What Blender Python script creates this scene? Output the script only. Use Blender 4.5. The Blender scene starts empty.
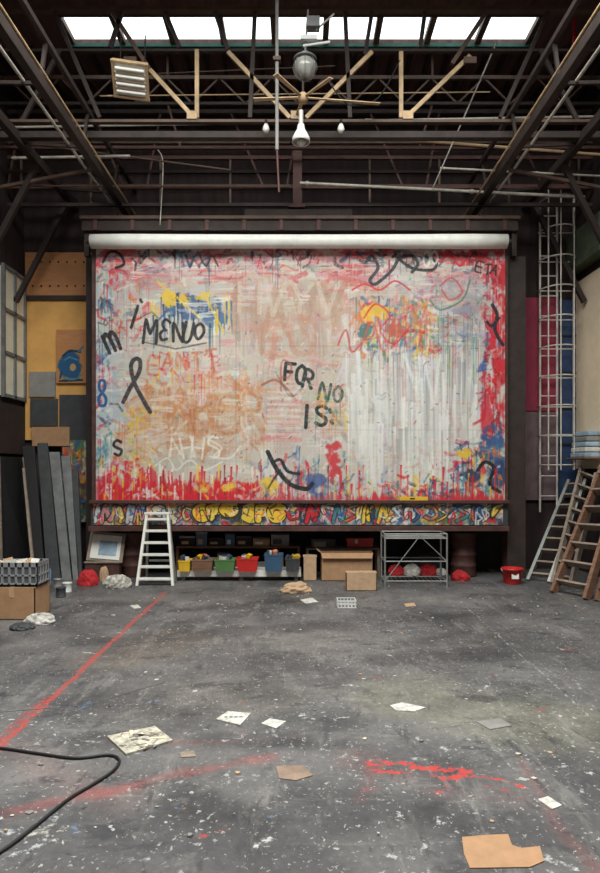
import bpy, math, random
import numpy as np
from mathutils import Vector, Matrix, Euler
random.seed(7); rng=np.random.default_rng(7)
scene=bpy.context.scene
scene.view_settings.view_transform='Standard'
FPX=630.0; CH=1.6; HZ=470.0
def P(px,py,Y):
    s=Y/FPX
    return Vector(((px-300)*s, Y, CH-(py-HZ)*s))
def F(px,py,z=0.0):
    Y=(CH-z)*FPX/(py-HZ)
    return Vector(((px-300)*Y/FPX,Y,z))
def lin(c):
    c=np.asarray(c,dtype=float)/255.0
    return np.where(c<=0.04045,c/12.92,((c+0.055)/1.055)**2.4)
# ---------------------------------------------------------------- materials
MC={}
def mat(name,col,rough=0.7,metal=0.0,var=0.25,scale=6.0,bump=0.15,col2=None,stretch=(1,1,1),detail=6):
    if name in MC: return MC[name]
    m=bpy.data.materials.new(name); m.use_nodes=True
    nt=m.node_tree; N=nt.nodes; L=nt.links
    b=N['Principled BSDF']; b.inputs['Roughness'].default_value=rough; b.inputs['Metallic'].default_value=metal
    tc=N.new('ShaderNodeTexCoord'); mp=N.new('ShaderNodeMapping'); mp.inputs['Scale'].default_value=stretch
    L.new(tc.outputs['Object'],mp.inputs['Vector'])
    no=N.new('ShaderNodeTexNoise'); no.inputs['Scale'].default_value=scale; no.inputs['Detail'].default_value=detail; no.inputs['Roughness'].default_value=0.65
    L.new(mp.outputs[0],no.inputs['Vector'])
    cr=N.new('ShaderNodeValToRGB')
    c=lin(col); c1=c*(1-var); c2=np.clip(c*(1+var),0,1) if col2 is None else lin(col2)
    cr.color_ramp.elements[0].position=0.35; cr.color_ramp.elements[1].position=0.65
    cr.color_ramp.elements[0].color=(*c1,1); cr.color_ramp.elements[1].color=(*c2,1)
    L.new(no.outputs['Fac'],cr.inputs['Fac']); L.new(cr.outputs['Color'],b.inputs['Base Color'])
    if bump>0:
        bp=N.new('ShaderNodeBump'); bp.inputs['Strength'].default_value=bump; bp.inputs['Distance'].default_value=0.01
        L.new(no.outputs['Fac'],bp.inputs['Height']); L.new(bp.outputs[0],b.inputs['Normal'])
    MC[name]=m; return m
def attrmat(name,attr,rough=0.6,bump=0.1):
    m=bpy.data.materials.new(name); m.use_nodes=True
    nt=m.node_tree; N=nt.nodes; L=nt.links
    b=N['Principled BSDF']; b.inputs['Roughness'].default_value=rough
    a=N.new('ShaderNodeAttribute'); a.attribute_name=attr
    tc=N.new('ShaderNodeTexCoord'); no=N.new('ShaderNodeTexNoise'); no.inputs['Scale'].default_value=60; no.inputs['Detail'].default_value=4
    L.new(tc.outputs['Object'],no.inputs['Vector'])
    mr=N.new('ShaderNodeMapRange'); mr.inputs['To Min'].default_value=0.82; mr.inputs['To Max'].default_value=1.15
    L.new(no.outputs['Fac'],mr.inputs['Value'])
    mx=N.new('ShaderNodeVectorMath'); mx.operation='SCALE'
    L.new(a.outputs['Color'],mx.inputs[0]); L.new(mr.outputs[0],mx.inputs['Scale'])
    L.new(mx.outputs[0],b.inputs['Base Color'])
    bp=N.new('ShaderNodeBump'); bp.inputs['Strength'].default_value=bump; bp.inputs['Distance'].default_value=0.01
    L.new(no.outputs['Fac'],bp.inputs['Height']); L.new(bp.outputs[0],b.inputs['Normal'])
    return m
steel=mat('brown_steel',(90,69,57),0.65,0.05)
steel_d=mat('dark_brown_steel',(54,42,38),0.7,0.1)
steel_r=mat('red_oxide_steel',(82,50,44),0.65,0.1)
steel_c=mat('cream_sunlit_steel',(188,158,120),0.6,0.0)  # cream tone; on the truss members it paints in their sunlight
pipe_l=mat('light_pipe',(188,180,168),0.4,0.1)
alu=mat('aluminium',(156,156,152),0.4,0.4,var=0.15)
galv=mat('grey_paint',(118,118,118),0.55,0.1)
white=mat('white_paint',(232,228,220),0.5,0.0,var=0.08)
whitep=mat('white_plastic',(215,215,212),0.4,0.0,var=0.08)
black=mat('black_matte',(26,25,26),0.7)
darkg=mat('dark_grey',(62,62,64),0.7)
wallup=mat('dark_brown_cladding',(50,37,35),0.85,0,var=0.4,scale=3,stretch=(3,3,0.4))
ceilm=mat('dark_ceiling_boards',(92,66,62),0.85,0,var=0.35,scale=3,stretch=(4,0.4,1))
cardb=mat('cardboard',(172,132,98),0.85,0,var=0.1,scale=12)
cardb2=mat('cardboard_pale',(188,154,122),0.85,0,var=0.1,scale=12)
wood=mat('raw_wood',(122,88,68),0.7,0,var=0.3,scale=5,stretch=(1,1,6))
wood_l=mat('grey_wood',(142,126,112),0.75,0,var=0.25,scale=8)
ply=mat('plywood',(190,130,84),0.7,0,var=0.12,scale=3,stretch=(1,1,5))
ochre=mat('ochre_plaster',(222,166,94),0.8,0,var=0.12,scale=2)
cream=mat('cream_plaster',(240,220,190),0.85,0,var=0.08,scale=2)
crims=mat('crimson_panel',(150,48,74),0.7,0,var=0.15,scale=2)
navy=mat('navy_panel',(42,64,100),0.7,0,var=0.15)
mauve=mat('mauve_panel',(116,94,98),0.75,0,var=0.25,scale=4)
greyp=mat('grey_panel',(136,132,128),0.75,0,var=0.15)
teal=mat('teal_flashing',(38,82,72),0.7,0,var=0.3)
redp=mat('red_plastic',(196,40,36),0.4,0,var=0.1)
yelp=mat('yellow_plastic',(224,178,40),0.45,0,var=0.1)
grnp=mat('green_plastic',(84,122,70),0.45,0,var=0.1)
blup=mat('blue_plastic',(58,88,116),0.45,0,var=0.1)
drumm=mat('rust_brown',(84,54,48),0.65,0.1,var=0.35)
rubber=mat('black_rubber',(26,25,26),0.55,0,var=0.2)
redcloth=mat('red_cloth',(186,40,46),0.9,0,var=0.3,scale=10)
whitecloth=mat('white_cloth',(205,200,192),0.9,0,var=0.2,scale=10)
def glassm():
    m=bpy.data.materials.new('skylight_glass'); m.use_nodes=True
    nt=m.node_tree; N=nt.nodes; L=nt.links; N.clear()
    o=N.new('ShaderNodeOutputMaterial'); t=N.new('ShaderNodeBsdfTransparent'); g=N.new('ShaderNodeBsdfGlossy'); g.inputs['Roughness'].default_value=0.15
    t.inputs['Color'].default_value=(0.95,0.98,0.98,1)
    mx=N.new('ShaderNodeMixShader'); mx.inputs[0].default_value=0.04
    L.new(t.outputs[0],mx.inputs[1]); L.new(g.outputs[0],mx.inputs[2]); L.new(mx.outputs[0],o.inputs[0]); return m
glass=glassm()
# ---------------------------------------------------------------- mesh builder
class B:
    def __init__(s,name): s.name=name; s.v=[]; s.f=[]; s.m=[]; s.sm=[]; s.mats=[]
    def mi(s,m):
        if m not in s.mats: s.mats.append(m)
        return s.mats.index(m)
    def add(s,vs,fs,m,smooth=False):
        o=len(s.v); s.v+= [tuple(v) for v in vs]; k=s.mi(m)
        for f in fs: s.f.append([i+o for i in f]); s.m.append(k); s.sm.append(smooth)
    BF=[(0,3,2,1),(4,5,6,7),(0,1,5,4),(1,2,6,5),(2,3,7,6),(3,0,4,7)]
    def box(s,c,size,m,rot=None):
        c=Vector(c); x,y,z=[k/2 for k in size]
        vs=[Vector(k) for k in ((-x,-y,-z),(x,-y,-z),(x,y,-z),(-x,y,-z),(-x,-y,z),(x,-y,z),(x,y,z),(-x,y,z))]
        if rot is not None:
            R=Euler(rot).to_matrix(); vs=[R@v for v in vs]
        s.add([v+c for v in vs],s.BF,m); return s
    def box2(s,a,b,m):
        a=Vector(a); b=Vector(b); lo=Vector([min(a[i],b[i]) for i in range(3)]); hi=Vector([max(a[i],b[i]) for i in range(3)])
        return s.box((lo+hi)/2,hi-lo,m)
    def beam(s,p,q,w,h,m,up=(0,0,1)):
        p=Vector(p); q=Vector(q); d=(q-p).normalized(); up=Vector(up)
        if abs(d.dot(up))>0.95: up=Vector((0,1,0))
        r=d.cross(up).normalized(); u=r.cross(d).normalized()
        r*=w/2; u*=h/2
        s.add([p-r-u,p+r-u,q+r-u,q-r-u,p-r+u,p+r+u,q+r+u,q-r+u],s.BF,m); return s
    def cyl(s,p,q,r,m,seg=12,r2=None,caps=True):
        p=Vector(p); q=Vector(q); r2=r if r2 is None else r2
        d=(q-p).normalized(); up=Vector((0,0,1)) if abs(d.z)<0.9 else Vector((1,0,0))
        a=d.cross(up).normalized(); b=a.cross(d).normalized(); vs=[]
        for (c,rr) in ((p,r),(q,r2)):
            for i in range(seg):
                t=2*math.pi*i/seg; vs.append(c+a*math.cos(t)*rr+b*math.sin(t)*rr)
        s.add(vs,[(i,(i+1)%seg,seg+(i+1)%seg,seg+i) for i in range(seg)],m,True)
        if caps: s.add(vs,[tuple(range(seg))[::-1],tuple(range(seg,2*seg))],m)
        return s
    def tube(s,pts,r,m,seg=6):
        pts=[Vector(p) for p in pts]; rings=[]
        for i,p in enumerate(pts):
            d=(pts[min(i+1,len(pts)-1)]-pts[max(i-1,0)]).normalized()
            up=Vector((0,0,1)) if abs(d.z)<0.9 else Vector((1,0,0))
            a=d.cross(up).normalized(); b=a.cross(d).normalized()
            rings.append([p+a*math.cos(2*math.pi*k/seg)*r+b*math.sin(2*math.pi*k/seg)*r for k in range(seg)])
        vs=[v for R in rings for v in R]; fs=[]
        for i in range(len(pts)-1):
            for k in range(seg): fs.append((i*seg+k,i*seg+(k+1)%seg,(i+1)*seg+(k+1)%seg,(i+1)*seg+k))
        fs.append(tuple(range(seg))[::-1]); fs.append(tuple(range(len(vs)-seg,len(vs))))
        s.add(vs,fs,m,True); return s
    def lathe(s,c,prof,m,seg=24,axis='Z'):
        c=Vector(c); vs=[]
        for (r,z) in prof:
            for i in range(seg):
                t=2*math.pi*i/seg
                o=Vector((r*math.cos(t),r*math.sin(t),z))
                if axis=='X': o=Vector((o.z,o.x,o.y))
                vs.append(c+o)
        fs=[]
        for j in range(len(prof)-1):
            for i in range(seg): fs.append((j*seg+i,j*seg+(i+1)%seg,(j+1)*seg+(i+1)%seg,(j+1)*seg+i))
        s.add(vs,fs,m,True); return s
    def prism(s,pts,off,m):
        pts=[Vector(p) for p in pts]; n=len(pts); off=Vector(off)
        vs=pts+[p+off for p in pts]
        fs=[tuple(range(n))[::-1],tuple(range(n,2*n))]+[(i,(i+1)%n,n+(i+1)%n,n+i) for i in range(n)]
        s.add(vs,fs,m); return s
    def build(s,bevel=0):
        V=np.array(s.v); o=Vector(((V[:,0].min()+V[:,0].max())/2,(V[:,1].min()+V[:,1].max())/2,V[:,2].min()))
        me=bpy.data.meshes.new(s.name); me.from_pydata([tuple(Vector(v)-o) for v in s.v],[],s.f)
        for m in s.mats: me.materials.append(m)
        me.polygons.foreach_set('material_index',s.m); me.polygons.foreach_set('use_smooth',s.sm); me.update()
        ob=bpy.data.objects.new(s.name,me); ob.location=o; scene.collection.objects.link(ob)
        if bevel>0:
            bv=ob.modifiers.new('bevel','BEVEL'); bv.width=bevel; bv.segments=2; bv.limit_method='ANGLE'
        return ob
def lump(name,c,size,m,seed=0,amp=0.35,sub=4):
    import bmesh
    bm=bmesh.new(); bmesh.ops.create_icosphere(bm,subdivisions=sub,radius=1)
    r=random.Random(seed); ph=[(Vector((r.uniform(-1,1),r.uniform(-1,1),r.uniform(-1,1)))*r.uniform(2,9),r.uniform(0,6)) for _ in range(9)]
    for v in bm.verts:
        d=sum(abs(math.sin(v.co.dot(k)+p))/ (1+i*0.3) for i,(k,p) in enumerate(ph))/4-0.6
        v.co*=1+amp*d
        v.co.z=max(v.co.z,-0.35)+0.35
        v.co=Vector((v.co.x*size[0]/2,v.co.y*size[1]/2,v.co.z*size[2]/1.35))
    z0=min(v.co.z for v in bm.verts)
    for v in bm.verts: v.co.z-=z0
    me=bpy.data.meshes.new(name); bm.to_mesh(me); bm.free(); me.materials.append(m)
    ob=bpy.data.objects.new(name,me); ob.location=c; scene.collection.objects.link(ob); return ob
# ---------------------------------------------------------------- noise / painting
def vnoise(X,Y,cx,cy,seed,octv=3):
    out=0;amp=1;tot=0
    for o in range(octv):
        r=np.random.default_rng(seed*13+o); G=r.random((257,257))
        u=X/cx*2**o+1000.3; v=Y/cy*2**o+1000.7
        iu=np.floor(u).astype(int); iv=np.floor(v).astype(int); fu=u-iu; fv=v-iv
        fu=fu*fu*(3-2*fu); fv=fv*fv*(3-2*fv); iu%=256; iv%=256
        a=G[iv,iu]*(1-fu)+G[iv,iu+1]*fu; b=G[iv+1,iu]*(1-fu)+G[iv+1,iu+1]*fu
        out=out+amp*(a*(1-fv)+b*fv); tot+=amp; amp*=0.55
    return out/tot
def sst(a,b,x):
    t=np.clip((x-a)/(b-a),0,1); return t*t*(3-2*t)
GL={'A':[[(0,1),(.5,0),(1,1)],[(.2,.6),(.8,.6)]],'B':[[(0,0),(0,1),(.7,.95),(.9,.75),(.6,.5),(0,.48),(.6,.45),(.8,.22),(.6,.02),(0,0)]],
'E':[[(1,0),(0,0),(0,1),(1,1)],[(0,.5),(.8,.5)]],'F':[[(1,0),(0,0),(0,1)],[(0,.5),(.7,.5)]],'H':[[(0,0),(0,1)],[(1,0),(1,1)],[(0,.5),(1,.5)]],
'e':[[(1,.1),(.4,0),(.05,.25),(.5,.48),(.7,.5),(.4,.52),(0,.75),(.4,1),(1,.92)]],
'I':[[(.5,0),(.5,1)]],'K':[[(0,0),(0,1)],[(1,0),(0,.5),(1,1)]],'M':[[(0,1),(.1,0),(.5,.6),(.9,0),(1,1)]],'N':[[(0,1),(0,0),(1,1),(1,0)]],
'O':[[(.5,0),(.1,.2),(0,.5),(.15,.85),(.5,1),(.85,.85),(1,.5),(.85,.15),(.5,0)]],'R':[[(0,1),(0,0),(.7,.03),(.9,.25),(.7,.48),(0,.5)],[(.4,.5),(1,1)]],
'S':[[(.95,.12),(.5,0),(.1,.15),(.1,.35),(.5,.5),(.9,.65),(.9,.87),(.5,1),(.05,.88)]],'T':[[(0,0),(1,0)],[(.5,0),(.5,1)]],
'U':[[(0,0),(.05,.8),(.5,1),(.95,.8),(1,0)]],'V':[[(0,0),(.5,1),(1,0)]],'L':[[(0,0),(0,1),(.9,1)]],'Y':[[(0,0),(.5,.5),(1,0)],[(.5,.5),(.5,1)]],
'G':[[(.95,.15),(.5,0),(.1,.2),(0,.6),(.3,1),(.8,.95),(.95,.6),(.5,.6)]],'C':[[(.95,.15),(.5,0),(.1,.2),(0,.6),(.3,1),(.9,.9)]],'P':[[(0,1),(0,0),(.8,.05),(.9,.3),(.7,.5),(0,.52)]],
'8':[[(.5,.48),(.15,.3),(.2,.05),(.5,0),(.8,.05),(.85,.3),(.5,.48),(.05,.7),(.15,.95),(.5,1),(.85,.95),(.95,.7),(.5,.48)]],
'm':[[(0,1),(0,.2)],[(0,.4),(.25,.15),(.5,.4),(.5,1)],[(.5,.4),(.75,.15),(1,.4),(1,1)]]}
class Paint:
    def __init__(s,x0,x1,y0,y1,res,base,seed=1):
        s.b=(x0,x1,y0,y1); s.res=res; s.W=int((x1-x0)*res)+1; s.H=int((y1-y0)*res)+1
        s.xs=np.linspace(x0,x1,s.W); s.ys=np.linspace(y0,y1,s.H); s.X,s.Y=np.meshgrid(s.xs,s.ys)
        s.C=np.ones((s.H,s.W,3))*np.array(base,float)
        s.n1=vnoise(s.X,s.Y,9,9,seed+1,4); s.n2=vnoise(s.X,s.Y,2.2,2.2,seed+2,3); s.nv=vnoise(s.X,s.Y,2.0,26,seed+3,3); s.nh=vnoise(s.X,s.Y,26,1.6,seed+4,3); s.n3=vnoise(s.X,s.Y,40,30,seed+5,4)
    def win(s,x0,x1,y0,y1):
        i0=max(int((x0-s.b[0])*s.res),0); i1=min(int((x1-s.b[0])*s.res)+2,s.W); j0=max(int((y0-s.b[2])*s.res),0); j1=min(int((y1-s.b[2])*s.res)+2,s.H)
        return slice(j0,max(j1,j0)),slice(i0,max(i1,i0))
    def blend(s,w,m,col):
        m=m[...,None]; s.C[w]=s.C[w]*(1-m)+np.array(col,float)*m
    def stroke(s,pts,wd,col,a=1.0,rough=0.3,wob=0.8,nz='n2',lo=.35,hi=.6):
        xs=[p[0] for p in pts]; ys=[p[1] for p in pts]; q=wd+3
        w=s.win(min(xs)-q,max(xs)+q,min(ys)-q,max(ys)+q); X=s.X[w];Y=s.Y[w]
        if X.size==0: return
        X=X+(s.n1[w]-.5)*wob*2; Y=Y+(s.n2[w]-.5)*wob
        d=np.full(X.shape,1e9)
        if len(pts)==1: d=np.hypot(X-pts[0][0],Y-pts[0][1])
        for (ax,ay),(bx,by) in zip(pts[:-1],pts[1:]):
            dx,dy=bx-ax,by-ay; L=dx*dx+dy*dy+1e-9
            t=np.clip(((X-ax)*dx+(Y-ay)*dy)/L,0,1); d=np.minimum(d,np.hypot(X-ax-t*dx,Y-ay-t*dy))
        m=np.clip((wd/2-d)/0.6+0.5,0,1)
        if rough>0: m=m*(1-rough+rough*sst(lo,hi,getattr(s,nz)[w]))
        s.blend(w,m*a,col)
    def curve(s,pts,wd,col,a=1,rough=0.2,n=6):
        o=[]; p=[pts[0]]+list(pts)+[pts[-1]]
        for i in range(1,len(p)-2):
            for k in range(n):
                t=k/n; q=[]
                for c in (0,1):
                    a0,a1,a2,a3=p[i-1][c],p[i][c],p[i+1][c],p[i+2][c]
                    q.append(.5*(2*a1+(a2-a0)*t+(2*a0-5*a1+4*a2-a3)*t*t+(3*a1-a0-3*a2+a3)*t**3))
                o.append(tuple(q))
        o.append(tuple(pts[-1])); s.stroke(o,wd,col,a,rough,0.4)
    def blob(s,cx,cy,rx,ry,col,a=1.0,rag=0.9,soft=0.25,nz='n1'):
        w=s.win(cx-rx*1.6,cx+rx*1.6,cy-ry*1.6,cy+ry*1.6); n=getattr(s,nz)[w]
        d=np.hypot((s.X[w]-cx)/rx,(s.Y[w]-cy)/ry)
        m=sst(-soft,soft,1-d+(n-.5)*2*rag)*sst(1.6,1.2,d)
        s.blend(w,m*a,col)
    def drip(s,x,y,l,wd,col,a=1):
        w=s.win(x-wd*2-1,x+wd*2+1,y,y+l); X=s.X[w];Y=s.Y[w]
        if X.size==0: return
        t=(Y-y)/l; ww=wd*(0.5+0.5*(1-t)); xx=x+(s.n3[w]-.5)*2
        m=np.clip((ww/2-np.abs(X-xx))/0.5+0.5,0,1)*(1-0.4*t); s.blend(w,m*a,col)
    def text(s,t,x,y,wch,h,wd,col,rot=0,gap=1.35,a=1,rough=0.2,jit=0.1,seed=0):
        r=random.Random(len(t)*7+int(x)+seed); ox=0
        for ch in t:
            if ch!=' ':
                jy=r.uniform(-jit,jit)*h; rr=rot+r.uniform(-1,1)*jit*1.6; c,sn=math.cos(rr),math.sin(rr); hs=h*(1+r.uniform(-1,1)*jit*1.5)
                bx=x+ox*math.cos(rot); by=y+ox*math.sin(rot)+jy
                for pl in GL[ch]:
                    q=[]
                    for (u,v) in pl:
                        X=u*wch*(.4 if ch=='I' else 1)+r.uniform(-1,1)*jit*3; Y=v*hs+r.uniform(-1,1)*jit*3; q.append((bx+X*c-Y*sn,by+X*sn+Y*c))
                    s.curve(q,wd,col,a,rough,4) if len(q)>3 else s.stroke(q,wd,col,a,rough,.4)
            ox+=wch*gap
    def cluster(s,x0,x1,y0,y1,pal,n,wr=(1,4),lr=(3,14),drp=0.4,a=.85,ang=None):
        for _ in range(n):
            x=rng.uniform(x0,x1); y=rng.uniform(y0,y1); col=pal[rng.integers(len(pal))]; wd=rng.uniform(*wr); l=rng.uniform(*lr)
            t=rng.uniform(0,math.pi) if ang is None else ang+rng.normal(0,.25)
            k=rng.uniform(-.6,.6)
            s.stroke([(x,y),(x+l*.5*math.cos(t),y+l*.5*math.sin(t)),(x+l*math.cos(t+k),y+l*math.sin(t+k))],wd,col,a*rng.uniform(.5,1),.5,1.4)
            if rng.random()<drp: s.drip(x,y,rng.uniform(8,34),rng.uniform(.8,1.8),col,a*.9)
    def brush(s,x0,x1,y0,y1,pal,n,wr,lr,vert,a):
        for _ in range(n):
            x=rng.uniform(x0,x1); y=rng.uniform(y0,y1); l=rng.uniform(*lr); wd=rng.uniform(*wr); col=np.array(pal[rng.integers(len(pal))])+rng.normal(0,6,3); t=rng.normal(0,.18)
            d=(math.sin(t)*l,math.cos(t)*l) if vert else (math.cos(t)*l,math.sin(t)*l)
            s.stroke([(x-d[0]/2,y-d[1]/2),(x+d[0]/2,y+d[1]/2)],wd,col,a*rng.uniform(.5,1),.95,2.5,'nv' if vert else 'nh',.38,.58)
    def mesh(s,name,Y,wave=0.0,attr='Paint',rough=0.6):
        sc=Y/FPX; W,H=s.W,s.H
        V=np.zeros((H,W,3)); V[...,0]=(s.X-300)*sc; V[...,2]=CH-(s.Y-HZ)*sc; V[...,1]=Y
        if wave>0: V[...,1]+=wave*(vnoise(s.X,s.Y,60,90,91,2)-.5)*2
        o=np.array([V[...,0].mean(),Y,V[...,2].min()]); V=(V-o).reshape(-1,3)
        idx=np.arange(W*H).reshape(H,W); q=np.stack([idx[1:,:-1],idx[1:,1:],idx[:-1,1:],idx[:-1,:-1]],-1).reshape(-1,4)
        me=bpy.data.meshes.new(name); me.vertices.add(W*H); me.vertices.foreach_set('co',V.ravel())
        me.loops.add(q.size); me.loops.foreach_set('vertex_index',q.ravel().astype(np.int32))
        me.polygons.add(len(q)); me.polygons.foreach_set('loop_start',np.arange(0,q.size,4,dtype=np.int32)); me.polygons.foreach_set('loop_total',np.full(len(q),4,dtype=np.int32))
        me.update(calc_edges=True)
        at=me.color_attributes.new(attr,'FLOAT_COLOR','POINT'); c=np.ones((H*W,4)); c[:,:3]=lin(np.clip(s.C,0,255)).reshape(-1,3)
        at.data.foreach_set('color',c.ravel().astype(np.float32))
        me.materials.append(attrmat(name+'_paint',attr,rough))
        ob=bpy.data.objects.new(name,me); ob.location=o; scene.collection.objects.link(ob); return ob
BLK=(28,27,30);RED=(206,30,44);PNK=(210,140,138);YEL=(230,188,56);BLU=(48,88,140);TEA=(74,130,138);ORG=(212,118,62);TAN=(186,146,114);WHT=(224,219,211);GRY=(164,160,156);BGE=(202,190,174);GRN=(82,126,78);DRD=(140,28,40)
# =============================== main canvas
p=Paint(96,505,248,500,2.4,(190,181,169),3)
full=(slice(None),slice(None))
p.blend(full,sst(.4,.6,p.n3)*.6,(206,197,185)); p.blend(full,sst(.5,.7,p.nv)*.2,(168,158,146)); p.blend(full,sst(.55,.75,p.nh)*.25,(214,207,198)); p.blend(full,sst(.5,.7,p.n1)*.35,(176,166,154))
for a in [(290,305,60,36,(178,150,130),.65),(310,355,70,30,(184,166,148),.6),(200,412,60,38,(200,160,126),.75),(412,415,62,75,(212,207,200),.9),(440,300,55,40,(160,154,160),.7),
          (175,288,58,26,(184,186,188),.75),(225,360,40,30,(204,190,178),.7),(110,380,16,90,(168,178,186),.8),(150,340,44,34,(194,188,180),.7),(262,285,26,24,(198,174,158),.6),(295,425,35,40,(200,184,174),.6),(470,350,26,50,(178,172,178),.65),(352,290,34,32,(200,150,128),.6),(260,450,50,30,(194,184,172),.6)]:
    p.blob(*a[:5],a=a[5],rag=1.0,soft=.5)
p.brush(105,500,265,490,[WHT,BGE,(180,170,160),(206,190,176),(190,172,158),(214,208,200),(168,160,154)],170,(5,18),(16,56),True,.55)
p.brush(110,490,270,480,[TAN,(204,172,152),(178,160,148),BGE,(216,196,180),(198,152,132),WHT,(166,158,154)],240,(3,14),(16,54),False,.55)
# pink and rose smears across the middle
p.brush(120,480,270,440,[(208,138,128),(200,120,116),(214,160,148),(196,104,100),(210,150,120)],75,(3,9),(12,44),False,.55)
p.brush(120,480,270,440,[(208,138,128),(214,160,148),(160,170,178),(200,110,104)],45,(2,6),(12,44),True,.5)
p.brush(345,480,330,480,[WHT,(204,202,198),(228,224,218),(184,183,182),BGE],95,(5,16),(26,80),True,.7)
p.brush(225,345,270,345,[(172,144,126),(186,158,138),(156,138,128)],30,(5,10),(26,56),True,.55)
# top pink/red band (patchy)
for c in [(118,262,20,12,(200,62,70),.8),(150,272,24,12,(206,90,94),.7),(212,258,22,10,(200,108,104),.7),(250,268,26,12,(208,148,136),.7),(300,256,26,9,(190,80,80),.75),(340,264,26,14,(202,58,64),.8),(300,274,24,10,(210,156,136),.6),(388,256,30,10,(186,70,74),.8),(430,272,26,12,(186,100,108),.6),(462,258,30,10,(200,52,58),.85),(180,256,18,8,(150,162,176),.8),(270,256,14,8,(228,198,188),.8),(400,272,22,10,(192,190,192),.8)]:
    p.blob(*c[:5],a=c[5],rag=1.4,soft=.35)
p.cluster(100,500,249,276,[RED,PNK,WHT,(180,60,70),(80,92,116),BGE,(220,174,164),(150,162,176),DRD],280,(1.2,5),(4,22),.3,.75,0.0)
p.brush(110,480,254,304,[PNK,(210,120,116),WHT,(190,90,92),BGE,BGE,GRY,(196,186,178)],90,(4,11),(14,46),False,.75)
p.cluster(100,500,249,261,[BLK,(60,50,60),DRD,TEA,(40,60,90)],90,(1,3.6),(4,16),.2,.85)
p.cluster(100,500,275,495,[WHT,BGE,GRY,(176,164,154),(208,192,178),(202,170,152),(196,110,104),(120,130,140)],420,(1,5),(5,22),.25,.42)
# left edge
p.cluster(97,112,262,490,[BLU,TEA,WHT,(60,60,70),(150,170,180),BGE,RED],150,(1,4),(4,16),.4,.75)
p.cluster(112,150,275,330,[RED,ORG,BGE,PNK,WHT,(110,120,140)],60,(1,4),(4,16),.4,.6)
# blue/yellow drips patch
p.blob(190,306,24,10,(52,84,130),.85,1.5,.2); p.blob(172,299,13,7,YEL,.9,1.5,.2); p.blob(215,320,10,8,(56,92,148),.8,1.5,.2); p.blob(204,296,7,5,YEL,.75,1.5,.2)
for i in range(56):
    x=rng.uniform(148,234); p.drip(x,rng.uniform(292,325),rng.uniform(8,34),rng.uniform(1,2.4),[YEL,BLU,YEL,TEA,(40,56,80),WHT][rng.integers(6)],.85)
p.stroke([(158,282),(180,300),(200,318)],2.4,YEL,.9); p.stroke([(205,296),(224,332)],2.2,YEL,.9); p.stroke([(166,312),(150,330)],2,BLU,.9)
p.brush(148,236,290,335,[BGE,GRY,WHT],14,(3,6),(12,26),False,.8)
# faded brown letters
p.text('HAVY',236,285,22,46,6,(178,138,112),.02,1.3,.6,.5,.05); p.text('EU',262,326,22,28,6,(186,124,100),0,1.3,.45,.5,.05)
p.text('HVYV',240,282,20,30,4.5,(210,196,180),.02,1.3,.6,.5,.06)
p.text('MABER',146,386,20,42,6.5,(190,128,84),.09,1.2,.75,.6,.08); p.text('MAKER',152,390,19,36,3,(162,104,70),.09,1.22,.45,.6,.1)
p.text('MM',196,372,22,28,4,(204,148,110),.05,1.3,.5,.5)
p.cluster(124,265,376,452,[ORG,(200,136,86),TAN,(218,184,150),(172,98,66),WHT,BGE,(196,120,70)],220,(1,5),(5,20),.35,.5)
p.brush(136,262,380,450,[(206,160,124),(190,130,90),BGE,WHT],34,(3,8),(14,40),False,.55)
p.cluster(118,150,405,460,[YEL,(160,164,70),ORG,BGE],50,(1,4),(4,12),.4,.65)
p.text('EANTT',150,354,10,20,2.6,(198,98,66),-.03,1.4,.75,.5,.14); p.cluster(150,218,348,380,[ORG,YEL,RED,(202,96,58),PNK,BGE],56,(.8,2.8),(3,10),.4,.65)
# iMENUO black
p.text('I',137,306,5,20,3,BLK,.3); p.stroke([(141,300),(142,302)],3,BLK); p.text('M',145,317,13,26,3,BLK,.12); p.text('e',163,318,8,20,2.8,BLK,.08); p.text('N',174,323,9,19,3,BLK,.15); p.text('U',186,322,8,18,3,BLK,.1); p.text('O',196,324,9,15,3,BLK,.05)
p.stroke([(144,342),(176,349),(206,343)],1.6,(60,60,60),.7); p.stroke([(140,318),(152,312),(158,318)],1.4,(70,70,70),.7)
p.text('m',101,334,12,20,3.6,BLK,-.5,1,1)
p.curve([(123,402),(130,388),(139,372),(140,361),(135,359),(131,366),(134,382),(142,398),(150,412)],4.2,(44,40,46),.95)
p.text('8',98,380,8,25,3,(40,78,132),0,1,1,.1,.02)
p.text('S',113,441,8,13,2.8,BLK,0)
p.text('AHHS',166,438,11,20,2.2,(228,222,214),-.05,1.25,.85,.4,.12); p.text('M',108,470,14,14,2.6,(232,228,220),.2); p.text('UN',150,466,10,15,2.2,(230,222,212),.1,1.3,.9)
p.curve([(155,466),(168,458),(176,470),(190,460),(204,470),(222,462)],1.8,WHT,.8); p.curve([(210,440),(222,448),(214,456),(230,458),(240,446)],2,(228,222,214),.7)
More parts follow.
